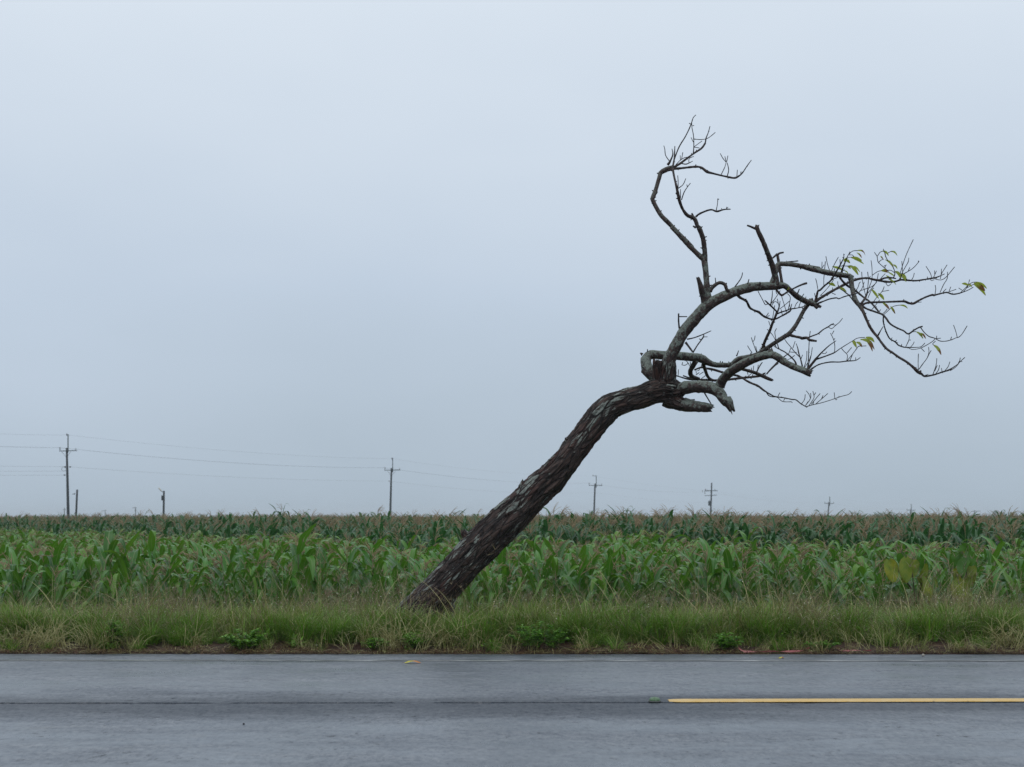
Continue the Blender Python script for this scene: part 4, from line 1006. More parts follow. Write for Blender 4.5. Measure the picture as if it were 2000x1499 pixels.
FIELD_Z = -0.50
def build_corn():
    # front rows: every plant is a thing
    count = 0
    rows = [(22.55, 0.36), (23.25, 0.36), (23.95, 0.36), (24.65, 0.37), (25.35, 0.38), (26.05, 0.38), (26.75, 0.38)]
    special = {(-3.20,): 0}
    zones = [(235, 'at the left below the nearest pole'), (430, 'at the left below the lamp post'), (640, 'between lamp post and middle pole'), (800, 'just left of the leaning trunk'),
             (960, 'behind the leaning trunk'), (1150, 'just right of the leaning trunk'), (1400, 'below the transformer pole'), (1700, 'left of the yellowing plant'), (1920, 'behind the yellowing plants'), (9999, 'at the right edge')]
    done_tall = False
    spots = []
    for y, dx in rows:
        half = y * 0.35 + 0.15
        x = -half + rng.uniform(0, dx)
        while x < half:
            spots.append((x + rng.uniform(-0.07, 0.07), y + rng.uniform(-0.12, 0.12)))
            x += dx * rng.uniform(0.75, 1.2) * (2.2 if rng.random() < 0.06 else 1.0)
    spots = spots[:300] if len(spots) > 300 else spots
    print('front corn', len(spots))
    tallx = min(range(len(spots)), key=lambda i: (spots[i][0] + 3.25) ** 2 + (spots[i][1] - 22.6) ** 2)
    for i, (x, y) in enumerate(spots):
        if abs(x - (-1.0)) < 0.25 and y < 22.7: x -= 0.3
        st, lv, ts = CORN[rng.randrange(NV)]
        o = empty('corn_plant', (x, y, FIELD_Z + 0.02), rng.uniform(-0.7, 0.7) + rng.choice((0, math.pi)))
        s = 0.985 * rng.uniform(0.78, 1.13) * (1 + 0.20 * noise.noise(Vector((x * 1.1, y * 1.1, 0))))
        if i == tallx: s = 1.30
        o.scale = (s, s, s)
        o.rotation_euler[0] = rng.uniform(-0.06, 0.06); o.rotation_euler[1] = rng.uniform(-0.06, 0.06)
        if i == tallx:
            tag(o, 'tallest corn plant of the front rows, left of the tree trunk', 'corn plant')
        else:
            zx = HX + x / y * F
            zone = next(n for lim, n in zones if zx < lim)
            row = 'front-row' if y < 22.9 else 'second-row' if y < 23.6 else 'deeper-row'
            tag(o, '%s corn plant with arching leaves and tan tassel, %s' % (row, zone), 'corn plant', 'corn plants in the rows nearest the verge')
        link('stalk', st, o)
        for l in lv: link('leaf', l, o)
        link('tassel', ts, o)
        count += 1
    # the rest of the field
    A = [join_corn(300 + q, M['cleaf'], 'corn_low', (1.32, 1.20, 1.42, 1.10, 1.30, 1.25, 1.36)[q], 10, (0.30, 0.42)[q % 2], ((5, 9), (2, 4), (6, 9), (0, 1))[q % 4]) for q in range(7)]
    B = [join_corn(400 + q, M['cleaf2'], 'corn_tall', (1.72, 1.62, 1.80, 1.68, 1.58, 1.76, 1.66)[q], 12, (0.42, 0.36, 0.48, 0.38)[q % 4], ((4, 6), (2, 4), (4, 6), (3, 4))[q % 4], 0.5) for q in range(7)]
    col = proto_collection('corn_kinds', A + B)
    def bound(x):                      # where the taller stand begins
        return 40.5 - 0.3 * x if x > 0 else 40.5 - 1.5 * x
    pts, rots, scl, idx = [], [], [], []
    y = 27.45
    while y < 260:
        dy = 0.7 if y < 55 else 1.0 if y < 110 else 2.4
        dx = 0.30 if y < 55 else 0.42 if y < 110 else 0.95
        half = y * 0.37 + 2.0
        x = -half
        while x < half:
            xx = x + rng.uniform(-0.1, 0.1); yy = y + rng.uniform(-0.2, 0.2)
            if (xx - 11.45) ** 2 + ((yy - 32.3) * 0.55) ** 2 < 1.1:
                x += dx; continue
            tall = yy > bound(xx) + 4 * noise.noise(Vector((xx * 0.2, 3, 0))) + rng.gauss(0, 1.2 if xx > 0 else 5)
            gap = noise.noise(Vector((xx * 0.12, yy * 0.10, 4)))
            pts.append((xx, yy, FIELD_Z))
            rots.append((rng.uniform(-0.07, 0.07), rng.uniform(-0.03, 0.11), rng.uniform(-0.8, 0.8) + (math.pi if rng.random() < 0.35 else 0)))
            sv = (1.045 if tall else 0.985) * rng.uniform(0.80, 1.10) * (1 + 0.10 * gap)
            if tall: sv *= 0.985 + 0.10 * noise.noise(Vector((xx * 0.8, yy * 0.5, 1))) + rng.uniform(-0.05, 0.05)
            if rng.random() < 0.02: sv *= 1.1
            scl.append(sv)
            idx.append(rng.randrange(7) + (7 if tall else 0))
            x += dx * rng.uniform(0.8, 1.2)
        y += dy
    print('corn instances', len(pts), 'individuals', count)
    scatter('corn_field', pts, rots, scl, idx, col, 'deep field of tasselled corn stretching behind the front rows to the horizon', 'corn field')
build_corn()

# ------------------------------------------------------------------ verge grass
def blade(mb, p, az, L, w, a0, a1, mi, r_, seg=4, br=None):
    d = Vector((math.cos(az), math.sin(az), 0)); s = Vector((-math.sin(az), math.cos(az), 0))
    q = Vector(p); vs, tl = [], []
    for i in range(seg + 1):
        t = i / seg
        ang = a0 + (a1 - a0) * t ** 1.3
        ww = w * (1 - t) ** 0.6 * 0.5 + 0.0002
        vs += [q - s * ww, q + s * ww]; tl += [t, t]
        q = q + (d * math.cos(ang) + Vector((0, 0, math.sin(ang)))) * (L / seg)
    b = r_.random() if br is None else br
    mb.add(vs, [(i * 2, i * 2 + 1, i * 2 + 3, i * 2 + 2) for i in range(seg)], mi, tl=tl, br=[b] * len(vs))
    return q

def speck(mb, p, r, mi, r_, n=3):
    vs = [Vector(p) + Vector((r_.uniform(-1, 1), r_.uniform(-1, 1), r_.uniform(-1, 1))).normalized() * r for _ in range(3)]
    b = r_.random()
    mb.add(vs, [(0, 1, 2)], mi, tl=[0.0] * 3, br=[b] * 3)

GM = None
def tuft(seed, kind):
    r_ = random.Random(seed)
    mb = MB()
    mats = [M['grass'], M['grass2'], M['straw'], M['seed'], M['dew'], M['dead']]
    if kind == 'tussock':
        for k in range(85):
            a = r_.uniform(0, 6.28); rr = 0.09 * math.sqrt(r_.random())
            blade(mb, (math.cos(a) * rr, math.sin(a) * rr, -0.02), a + r_.uniform(-0.7, 0.7), r_.uniform(0.20, 0.46), r_.uniform(0.005, 0.011), R(r_.uniform(38, 88)), R(r_.uniform(-55, 50)), 1 if r_.random() < 0.7 else 0, r_, 5)
        for k in range(6):
            a = r_.uniform(0, 6.28)
            blade(mb, (0, 0, 0), a, r_.uniform(0.3, 0.55), 0.005, R(r_.uniform(50, 80)), R(r_.uniform(-40, 10)), 2, r_, 6)
    elif kind == 'short':
        for k in range(75):
            a = r_.uniform(0, 6.28); rr = 0.15 * math.sqrt(r_.random())
            blade(mb, (math.cos(a) * rr, math.sin(a) * rr, -0.02), r_.uniform(0, 6.28), r_.uniform(0.12, 0.36), r_.uniform(0.004, 0.009), R(r_.uniform(25, 90)), R(r_.uniform(-60, 55)), r_.choice((0, 0, 0, 1, 2)), r_, 4)
    elif kind == 'seedy':
        for k in range(30):
            a = r_.uniform(0, 6.28); rr = 0.16 * math.sqrt(r_.random())
            blade(mb, (math.cos(a) * rr, math.sin(a) * rr, -0.02), r_.uniform(0, 6.28), r_.uniform(0.15, 0.34), 0.004, R(r_.uniform(50, 88)), R(r_.uniform(0, 70)), 0, r_, 4)
        for k in range(9):
            a = r_.uniform(0, 6.28); rr = 0.14 * math.sqrt(r_.random())
            p = (math.cos(a) * rr, math.sin(a) * rr, 0)
            a1 = r_.uniform(-25, 75)
            e = blade(mb, p, r_.uniform(0, 6.28), r_.uniform(0.30, 0.54), 0.0035, R(r_.uniform(65, 88)), R(a1), 2 if r_.random() < 0.5 else 0, r_, 5)
            hr = r_.uniform(0.05, 0.10)
            for j in range(11):         # airy panicle
                o = Vector((r_.gauss(0, 1), r_.gauss(0, 1), r_.gauss(0.1, 1.1))) * hr * 0.6
                speck(mb, e + o + Vector((0, 0, -0.01)), r_.uniform(0.004, 0.009), 3, r_)
            for j in range(7):
                o = Vector((r_.gauss(0, 1), r_.gauss(0, 1), r_.gauss(0.2, 1))) * hr * 0.5
                blade(mb, e - Vector((0, 0, 0.06)), r_.uniform(0, 6.28), r_.uniform(0.05, 0.12), 0.002, R(r_.uniform(30, 80)), R(r_.uniform(0, 60)), 3, r_, 2)
            if r_.random() < 0.55:
                for j in range(2): speck(mb, e + Vector((r_.gauss(0, .04), r_.gauss(0, .04), r_.gauss(0, .05))), 0.008, 4, r_)
    elif kind == 'straw':
        for k in range(12):
            a = r_.uniform(0, 6.28)
            e = blade(mb, (r_.uniform(-.1, .1), r_.uniform(-.1, .1), 0), a, r_.uniform(0.4, 0.78), 0.0095, R(r_.uniform(45, 80)), R(r_.uniform(-55, 15)), 2, r_, 7)
    elif kind == 'finger':
        for k in range(4):
            a = r_.uniform(0, 6.28)
            e = blade(mb, (r_.uniform(-.08, .08), r_.uniform(-.08, .08), 0), a, r_.uniform(0.45, 0.72), 0.004, R(r_.uniform(68, 88)), R(r_.uniform(30, 75)), 2, r_, 5)
            for j in range(r_.randint(4, 6)):
                blade(mb, e, r_.uniform(0, 6.28), r_.uniform(0.07, 0.12), 0.005, R(r_.uniform(10, 75)), R(r_.uniform(-10, 50)), 3, r_, 3)
        for k in range(25):
            blade(mb, (r_.uniform(-.12, .12), r_.uniform(-.12, .12), -0.02), r_.uniform(0, 6.28), r_.uniform(0.15, 0.35), 0.005, R(r_.uniform(50, 88)), R(r_.uniform(-10, 60)), 0, r_, 4)
    elif kind == 'litter':
        for k in range(40):
            a = r_.uniform(0, 6.28)
            blade(mb, (r_.uniform(-.2, .2), r_.uniform(-.14, .14), r_.uniform(0.0, 0.035)), a, r_.uniform(0.05, 0.22), r_.uniform(0.004, 0.012), R(r_.uniform(-5, 25)), R(r_.uniform(-25, 5)), 5 if r_.random() < 0.8 else 2, r_, 3)
    elif kind == 'leafy':
        for k in range(34):
            a = r_.uniform(0, 6.28); rr = 0.12 * math.sqrt(r_.random())
            blade(mb, (math.cos(a) * rr, math.sin(a) * rr, r_.uniform(0.0, 0.16)), r_.uniform(0, 6.28), r_.uniform(0.05, 0.11), r_.uniform(0.02, 0.036), R(r_.uniform(10, 60)), R(r_.uniform(-40, 10)), 1, r_, 3)
    return mb.mesh('tuft_' + kind, mats)

def build_grass():
    kinds = ['tussock'] * 4 + ['short'] * 3 + ['seedy'] * 4 + ['straw'] * 2 + ['finger'] * 2 + ['litter'] * 3 + ['leafy'] * 2
    start = {}
    for i, k in enumerate(kinds): start.setdefault(k, []).append(i)
    col = proto_collection('tuft_kinds', [tuft(500 + i, k) for i, k in enumerate(kinds)])
    pts, rots, scl, idx = [], [], [], []
    def put(k, x, y, s, tilt=0.1, dz=0.0):
        pts.append((x, y, ground_z(x, y) + dz)); scl.append(s); idx.append(rng.choice(start[k]))
        rots.append((rng.gauss(0, tilt), rng.gauss(0.03, tilt), rng.uniform(0, 6.28)))
    N = lambda x, y, f, o: noise.noise(Vector((x * f, y * f, o)))
    half = 10.2
    for _ in range(5200):
        x = rng.uniform(-half, half); y = rng.uniform(18.3, 22.5)
        e = 18.68 + 0.24 * N(x, 0, 1.3, 2) + 0.08 * N(x, 0, 4, 2)
        if y < e: continue
        back = (y - 18.4) / 3.4
        lush = N(x, y * 0.7, 0.55, 1)
        brown = 1.5 * N(x, y * 0.8, 0.75, 9) + 0.5 * N(x, y, 2.2, 3) + (back - 0.45) * 0.55
        r = rng.random()
        hs = 0.80 + 0.30 * min(1, (y - e) / 0.8) + 0.65 * N(x, y, 0.9, 5) + 0.4 * N(x, y, 2.3, 6)
        if brown > 0.22 and r < 0.40: put('seedy', x, y, hs * rng.uniform(0.8, 1.12))
        elif lush > 0.02 and r < 0.66: put('tussock', x, y, hs * rng.uniform(0.7, 1.12))
        elif r < 0.70: put('short', x, y, hs * rng.uniform(0.9, 1.4))
        elif r < 0.80: put('seedy', x, y, hs * rng.uniform(0.7, 1.0))
        elif r < 0.85: put('finger', x, y, hs * rng.uniform(0.7, 1.05))
        elif r < 0.90: put('straw', x, y, hs * rng.uniform(0.7, 1.0))
        elif r < 0.945: put('leafy', x, y, rng.uniform(0.7, 1.2))
        else: put('tussock', x, y, hs * rng.uniform(0.6, 1.0))
    # dead litter and stray straws along the asphalt edge
    for _ in range(900):
        x = rng.uniform(-half, half); y = edge_y(x) + abs(rng.gauss(0.03, 0.20)) - 0.05
        put('litter', x, y, rng.uniform(0.5, 1.05), 0.05, 0.012)
    for _ in range(150):
        x = rng.uniform(-half, half); y = edge_y(x) + rng.uniform(0.12, 0.45)
        put('straw', x, y, rng.uniform(0.35, 0.75), 0.25)
    for cx in (-6.2, -5.8, -5.3, -1.6, -1.2, -0.75, 6.3, 6.7):
        for _ in range(9):
            x = cx + rng.gauss(0, 0.16); put('straw', x, 18.45 + rng.uniform(0, 0.25), rng.uniform(0.7, 1.0), 0.3)
    # taller seed stems standing out of the tangle
    for _ in range(230):
        x = rng.uniform(-half, half); y = rng.uniform(19.0, 22.2)
        put(rng.choice(('finger', 'seedy', 'straw')), x, y, rng.uniform(1.2, 1.65), 0.2)
    # big single clumps
    for px in (40, 150, 330, 545, 600, 760, 905, 1010, 1130, 1290, 1330, 1505, 1560, 1650, 1800, 1960, 1990):
        yc = 18.95 + rng.uniform(-0.1, 0.55); xc = (px - HX) / F * yc
        for _ in range(11):
            put('tussock', xc + rng.gauss(0, 0.16), yc + rng.gauss(0, 0.12), rng.uniform(1.0, 1.35), 0.18)
    for _ in range(120):
        x = rng.uniform(-half, half)
        if N(x, 0, 0.8, 31) > -0.05: put(rng.choice(('tussock', 'tussock', 'leafy', 'short')), x, rng.uniform(18.28, 18.7), rng.uniform(0.45, 0.85), 0.2)
    # tussocks round the foot of the tree
    for _ in range(34):
        x = wp(830, 0, 19.5)[0] + rng.gauss(0, 0.42); y = 19.2 + rng.uniform(-0.45, 0.35)
        put('tussock' if rng.random() < 0.6 else 'finger', x, y, rng.uniform(0.7, 1.1))
    # near-side verge behind the camera's feet
    for _ in range(500):
        x = rng.uniform(-8, 8); y = rng.uniform(3.0, 8.2)
        pts.append((x, y, 0.02)); scl.append(rng.uniform(0.5, 0.9)); idx.append(rng.choice(start['short'])); rots.append((0, 0, rng.uniform(0, 6.28)))
    print('tufts', len(pts))
    scatter('verge_grass', pts, rots, scl, idx, col, 'tangled wet grass with brown seed heads along the roadside verge', 'grass')
build_grass()

# ------------------------------------------------------------------ weeds, broad-leaved plants, flowers
def leaf_blade(mb, base, d, up, L, W, r_, mi=0, heart=False, seg=6, droop=0.3, wave=0.12, fold=0.25):
    d = d.normalized(); side = d.cross(up)
    if side.length < 1e-3: side = d.orthogonal()
    side.normalize(); nn = side.cross(d).normalized()
    vs, cu, tl = [], [], []
    p = Vector(base); b = r_.random()
    ph = r_.uniform(0, 6)
    for i in range(seg + 1):
        t = i / seg
        if heart: w = W * 0.5 * (math.sin(math.pi * min(1.0, 0.03 + 0.95 * t ** 0.8)) ** 0.62) * 1.08
        else: w = W * 0.5 * math.sin(math.pi * min(1, 0.05 + 0.95 * t)) ** 0.8
        w += 0.0008
        for c in (-1, -0.5, 0, 0.5, 1):
            z = abs(c) * w * fold + wave * W * math.sin(t * 7 + ph + c * 2) * abs(c)
            back = -0.07 * L * (1 - t) * (abs(c) ** 2) if heart else 0
            vs.append(p + side * c * w + nn * z + d * back); cu.append(c); tl.append(t)
        d2 = (d + Vector((0, 0, -droop * t))).normalized()
        p = p + d2 * (L / seg)
    fs = [(i * 5 + k, i * 5 + k + 1, i * 5 + k + 6, i * 5 + k + 5) for i in range(seg) for k in range(4)]
    mb.add(vs, fs, mi, cu=cu, tl=tl, br=[b] * len(vs))

def weed(px, py, Y, wide, high, label, seed, dense=150, leaf=(0.05, 0.032)):
    r_ = random.Random(seed)
    x = (px - HX) / F * Y
    root = empty('weed_plant', (x, Y, ground_z(x, Y)))
    tag(root, label, 'weed', 'leafy weeds in the verge')
    sm, fm = MB(), MB()
    for k in range(20):
        a = r_.uniform(0, 6.28); rr = math.sqrt(r_.random())
        tip = Vector((math.cos(a) * rr * wide * 0.5, math.sin(a) * rr * wide * 0.35, high * (1 - 0.45 * rr * rr) * r_.uniform(0.75, 1.05)))
        base = Vector((tip.x * 0.3, tip.y * 0.3, -0.02))
        mid = (base + tip) / 2 + Vector((0, 0, 0.03))
        tube(sm, [base, mid, tip], [0.004, 0.003, 0.002], 4)
        for j in range(dense // 7):
            t = r_.uniform(0.25, 1.05)
            p = base.lerp(mid, min(1, t * 2)) if t < 0.5 else mid.lerp(tip, (t - 0.5) * 2)
            az = r_.uniform(0, 6.28)
            leaf_blade(fm, p, Vector((math.cos(az), math.sin(az), r_.uniform(-0.1, 0.6))), Vector((0, 0, 1)), 1.15 * leaf[0] * r_.uniform(0.6, 1.3), leaf[1] * r_.uniform(0.7, 1.2), r_, seg=3, droop=0.5)
    link('stem', sm.mesh('stem', M['stem']), root)
    link('foliage', fm.mesh('foliage', M['weed']), root)

def build_weeds():
    weed(478, 1250, 18.38, 0.62, 0.27, 'low bright green leafy weed at the road edge left of the tree', 1, 260)
    weed(1052, 1246, 18.42, 0.78, 0.36, 'wide bright green leafy weed at the road edge right of the tree trunk', 2, 330)
    weed(1418, 1256, 18.36, 0.36, 0.24, 'small bright weed with pointed leaves beside the pink tape', 3, 110, (0.085, 0.03))
    weed(222, 1225, 18.6, 0.34, 0.36, 'small green weed among the grass in the left part of the verge', 4, 120)
    weed(1606, 1262, 18.34, 0.5, 0.14, 'flat creeping green weed just right of the longer pink tape', 5, 160, (0.04, 0.02))
    weed(805, 1245, 18.5, 0.5, 0.22, 'soft green weed in the grass below the tree trunk', 6, 130, (0.06, 0.02))
    weed(735, 1262, 18.36, 0.3, 0.2, 'small weed at the road edge just left of the trunk', 8, 90, (0.06, 0.024))
    # two broad-leaved plants at the right
    def broad(px, Y, leaves, label, seed, stems):
        r_ = random.Random(seed)
        x = (px - HX) / F * Y
        z0 = ground_z(x, Y)
        root = empty('broad_leaved_plant', (x, Y, z0)); base = Vector((x, Y, z0))
        tag(root, label, 'plant')
        for s in stems:
            mb = MB()
            P = [wp(a, b, Y + c) - base for a, b, c in s]
            tube(mb, P, [0.012 - 0.007 * i / (len(P) - 1) for i in range(len(P))], 6)
            link('stem', mb.mesh('stem', M['stem']), root)
        more = []
        for (ax, ay, bx, by, w, m, dy) in leaves:
            k = r_.uniform(0.55, 0.85); jx, jy = r_.uniform(-14, 14), r_.uniform(-8, 14)
            more.append((ax + jx, ay + jy, ax + jx + (bx - ax) * k + r_.uniform(-10, 10), ay + jy + (by - ay) * k, w * k, r_.choice(('yleaf', 'gleaf')), dy + 0.12))
        for (ax, ay, bx, by, w, m, dy) in leaves + more:
            a = wp(ax, ay, Y + dy); b = wp(bx, by, Y + dy + r_.uniform(-0.06, 0.06))
            mb = MB()
            tilt = Vector((r_.uniform(-1.1, 1.1), -1, r_.uniform(0.1, 0.5)))
            leaf_blade(mb, a - base, b - a, tilt, (b - a).length, 0.86 * w / F * Y, r_, heart=True, seg=8, droop=0.03, wave=0.10, fold=r_.uniform(0.3, 0.8))
            link('leaf', mb.mesh('leaf', M[m]), root)
            pm = MB()
            k = s[len(s) // 2]
            near = min((q for s in stems for q in s), key=lambda q: (q[0] - ax) ** 2 + (q[1] - ay) ** 2)
            tube(pm, [wp(near[0], near[1], Y + near[2]) - base, (wp(near[0], near[1], Y + near[2]) + a) / 2 + Vector((0, 0, 0.05)) - base, a - base], [0.005, 0.004, 0.003], 5)
            link('leaf_stalk', pm.mesh('leaf_stalk', M['stem']), root)
    broad(1790, 21.3, [(1736, 1094, 1746, 1138, 30, 'yleaf', -0.05), (1770, 1090, 1771, 1139, 29, 'yleaf', -0.1), (1784, 1094, 1780, 1128, 24, 'yleaf', 0.05), (1806, 1102, 1797, 1140, 25, 'yleaf', -0.12),
                       (1799, 1128, 1814, 1178, 34, 'yleaf', -0.16), (1760, 1080, 1770, 1105, 26, 'gleaf', 0.1), (1790, 1092, 1806, 1120, 20, 'gleaf', 0.12), (1818, 1118, 1824, 1152, 15, 'gleaf', -0.05)],
          'yellowing plant with big drooping heart-shaped leaves in front of the corn', 31, [[(1790, 1215, 0), (1786, 1160, 0), (1780, 1100, 0.02), (1762, 1082, 0.05)], [(1788, 1190, 0), (1802, 1130, -0.03), (1806, 1100, -0.05)], [(1780, 1150, 0), (1752, 1110, -0.02), (1744, 1090, -0.03)]])
    broad(1874, 21.4, [(1872, 1080, 1876, 1108, 26, 'gleaf', 0.05), (1892, 1078, 1898, 1106, 30, 'gleaf', -0.05), (1888, 1094, 1880, 1126, 28, 'gleaf', -0.1), (1862, 1112, 1862, 1148, 24, 'yleaf', -0.08),
                       (1872, 1132, 1874, 1180, 34, 'yleaf', -0.15), (1884, 1146, 1890, 1182, 24, 'yleaf', -0.1), (1846, 1118, 1850, 1146, 18, 'gleaf', 0.05), (1900, 1096, 1906, 1120, 16, 'gleaf', 0.08), (1878, 1064, 1896, 1082, 24, 'gleaf', 0.1), (1895, 1110, 1897, 1146, 20, 'yleaf', 0.04)],
          'broad-leaved plant, green on top and yellow below, before the corn at far right', 32, [[(1874, 1215, 0), (1876, 1150, 0), (1882, 1090, 0), (1890, 1068, 0.03)], [(1875, 1180, 0), (1864, 1130, -0.02), (1858, 1112, -0.03)], [(1876, 1150, 0), (1892, 1110, 0), (1900, 1094, 0.03)]])
    # small white wildflowers
    fl = [(968, 1186), (1075, 1228), (617, 1196), (600, 1204), (626, 1204), (632, 1233), (680, 1239), (616, 1240), (563, 1233), (302, 1193), (322, 1180), (384, 1186), (398, 1230), (1968, 1205), (618, 1260)]
    pm = MB(); cm = MB()
    for k in range(5):
        a = k * 2 * math.pi / 5
        leaf_blade(pm, Vector((math.cos(a) * 0.003, 0, math.sin(a) * 0.003)), Vector((math.cos(a), -0.15, math.sin(a))), Vector((0, -1, 0)), 0.014, 0.011, rng, seg=3, droop=0, wave=0)
    tube(cm, [(0, 0.003, 0), (0, -0.004, 0)], [0.005, 0.004], 7)
    sm = MB(); tube(sm, [(0.01, 0.02, -0.22), (0.004, 0.012, -0.1), (0, 0.004, 0)], [0.0018, 0.0016, 0.0014], 4)
    pme, cme, sme = pm.mesh('petals', M['petal']), cm.mesh('flower_centre', M['fcentre']), sm.mesh('flower_stem', M['stem'])
    for i, (px, py) in enumerate(fl):
        Y = 18.5 + (1262 - py) / 100 * 2.9
        p = wp(px, py, Y)
        o = empty('wild_flower', p, rng.uniform(-0.5, 0.5))
        s = 1.9 if i == 0 else rng.uniform(0.9, 1.25)
        o.scale = (s, s, s)
        if i == 0: tag(o, 'largest white wildflower, in the verge just right of the tree base', 'flower', 'white wildflowers in the verge')
        else: tag(o, 'tiny white wildflower on a thin stem in the verge grass', 'flower', 'white wildflowers in the verge')
        link('petals', pme, o); link('centre', cme, o); link('stem', sme, o)
    # dry brown thicket at the right edge of the field
    mb = MB(); r_ = random.Random(77)
    Y = 33.0; c = wp(1992, 1075, Y); base = Vector((c.x, Y, FIELD_Z))
    for k in range(420):
        a = r_.uniform(0, 6.28); rr = 0.9 * math.sqrt(r_.random())
        p = Vector((math.cos(a) * rr, math.sin(a) * rr * 0.8, 0.0))
        L = r_.uniform(1.1, 1.85) * (1 - 0.35 * rr)
        blade(mb, p, r_.uniform(0, 6.28), L, 0.012, R(r_.uniform(68, 90)), R(r_.uniform(10, 70)), 0, r_, 5)
        for j in range(3): speck(mb, p + Vector((r_.gauss(0, .15), r_.gauss(0, .15), L * r_.uniform(0.4, 0.95))), 0.03, 0, r_)
    o = link('dry_thicket', mb.mesh('dry_thicket', M['dry']), None, base)
    tag(o, 'dry brown thicket rising among the corn at the right edge', 'bush')
build_weeds()

# ------------------------------------------------------------------ poles, posts and wires
def cyl(mb, p0, p1, r0, r1, n=12):
    m = 5
    tube(mb, [Vector(p0).lerp(Vector(p1), i / m) for i in range(m + 1)], [r0 + (r1 - r0) * i / m for i in range(m + 1)], n)

def pole(D, base, top, w0, w1, label, ext=None, arms=(), ins=(), braces=True, extra=None, name='utility_pole', cat='utility pole', group='utility poles across the field'):
    s = D / F
    gz = FIELD_Z
    b0 = wp(base[0], base[1], D)
    root = empty(name, (b0.x, D, gz)); O = Vector(root.location)
    tag(root, label, cat, group)
    tp = wp(top[0], top[1], D)
    foot = Vector((b0.x - (tp.x - b0.x) / (tp.z - b0.z) * (b0.z - gz), D, gz - 0.3))
    mb = MB(); cyl(mb, foot - O, tp - O, w0 * s / 2, w1 * s / 2)
    link('pole_shaft', mb.mesh('pole_shaft', M['pole']), root)
    if ext:
        mb = MB(); q = wp(ext[0], ext[1] + 8, D); e = wp(ext[2], ext[3], D)
        box(mb, (q + e) / 2 - O, (ext[4] * s, ext[4] * s, (e - q).length))
        link('pole_extension', mb.mesh('pole_extension', M['steel'], False), root)
    for (x0, y0, x1, y1, th) in arms:
        a, b = wp(x0, y0, D), wp(x1, y1, D)
        mb = MB(); ang = math.atan2(b.z - a.z, b.x - a.x)
        box(mb, (a + b) / 2 - O + Vector((0, -w1 * s * 0.7, 0)), ((b - a).length, th * s, th * s), rot=Matrix.Rotation(-ang, 3, 'Y'))
        arm = link('crossarm', mb.mesh('crossarm', M['steel'], False), root)
        if braces:
            cx = top[0]
            for sx in (-1, 1):
                m2 = MB()
                cyl(m2, wp(cx + sx * (x1 - x0) * 0.26, y0 + th, D) - O + Vector((0, -w1 * s * 0.7, 0)), wp(cx + sx * 1.0, y0 + (x1 - x0) * 0.32, D) - O + Vector((0, -w1 * s * 0.5, 0)), 0.018, 0.018, 6)
                link('brace', m2.mesh('brace', M['steel']), root)
    for (x, y, hgt, wd) in ins:
        mb = MB(); a = wp(x, y, D) - O; r = wd * s / 2; hh = hgt * s
        prof = [(0.0, 0.4), (0.25, 0.4), (0.3, 1.0), (0.42, 0.5), (0.5, 0.55), (0.56, 1.0), (0.68, 0.5), (0.78, 0.8), (0.9, 0.5), (1.0, 0.3)]
        tube(mb, [a + Vector((0, -w1 * s * 0.7, hh * t)) for t, _ in prof], [r * k for _, k in prof], 10)
        link('insulator', mb.mesh('insulator', M['porc']), root)
    if extra: extra(root, O, D, s)
    return root

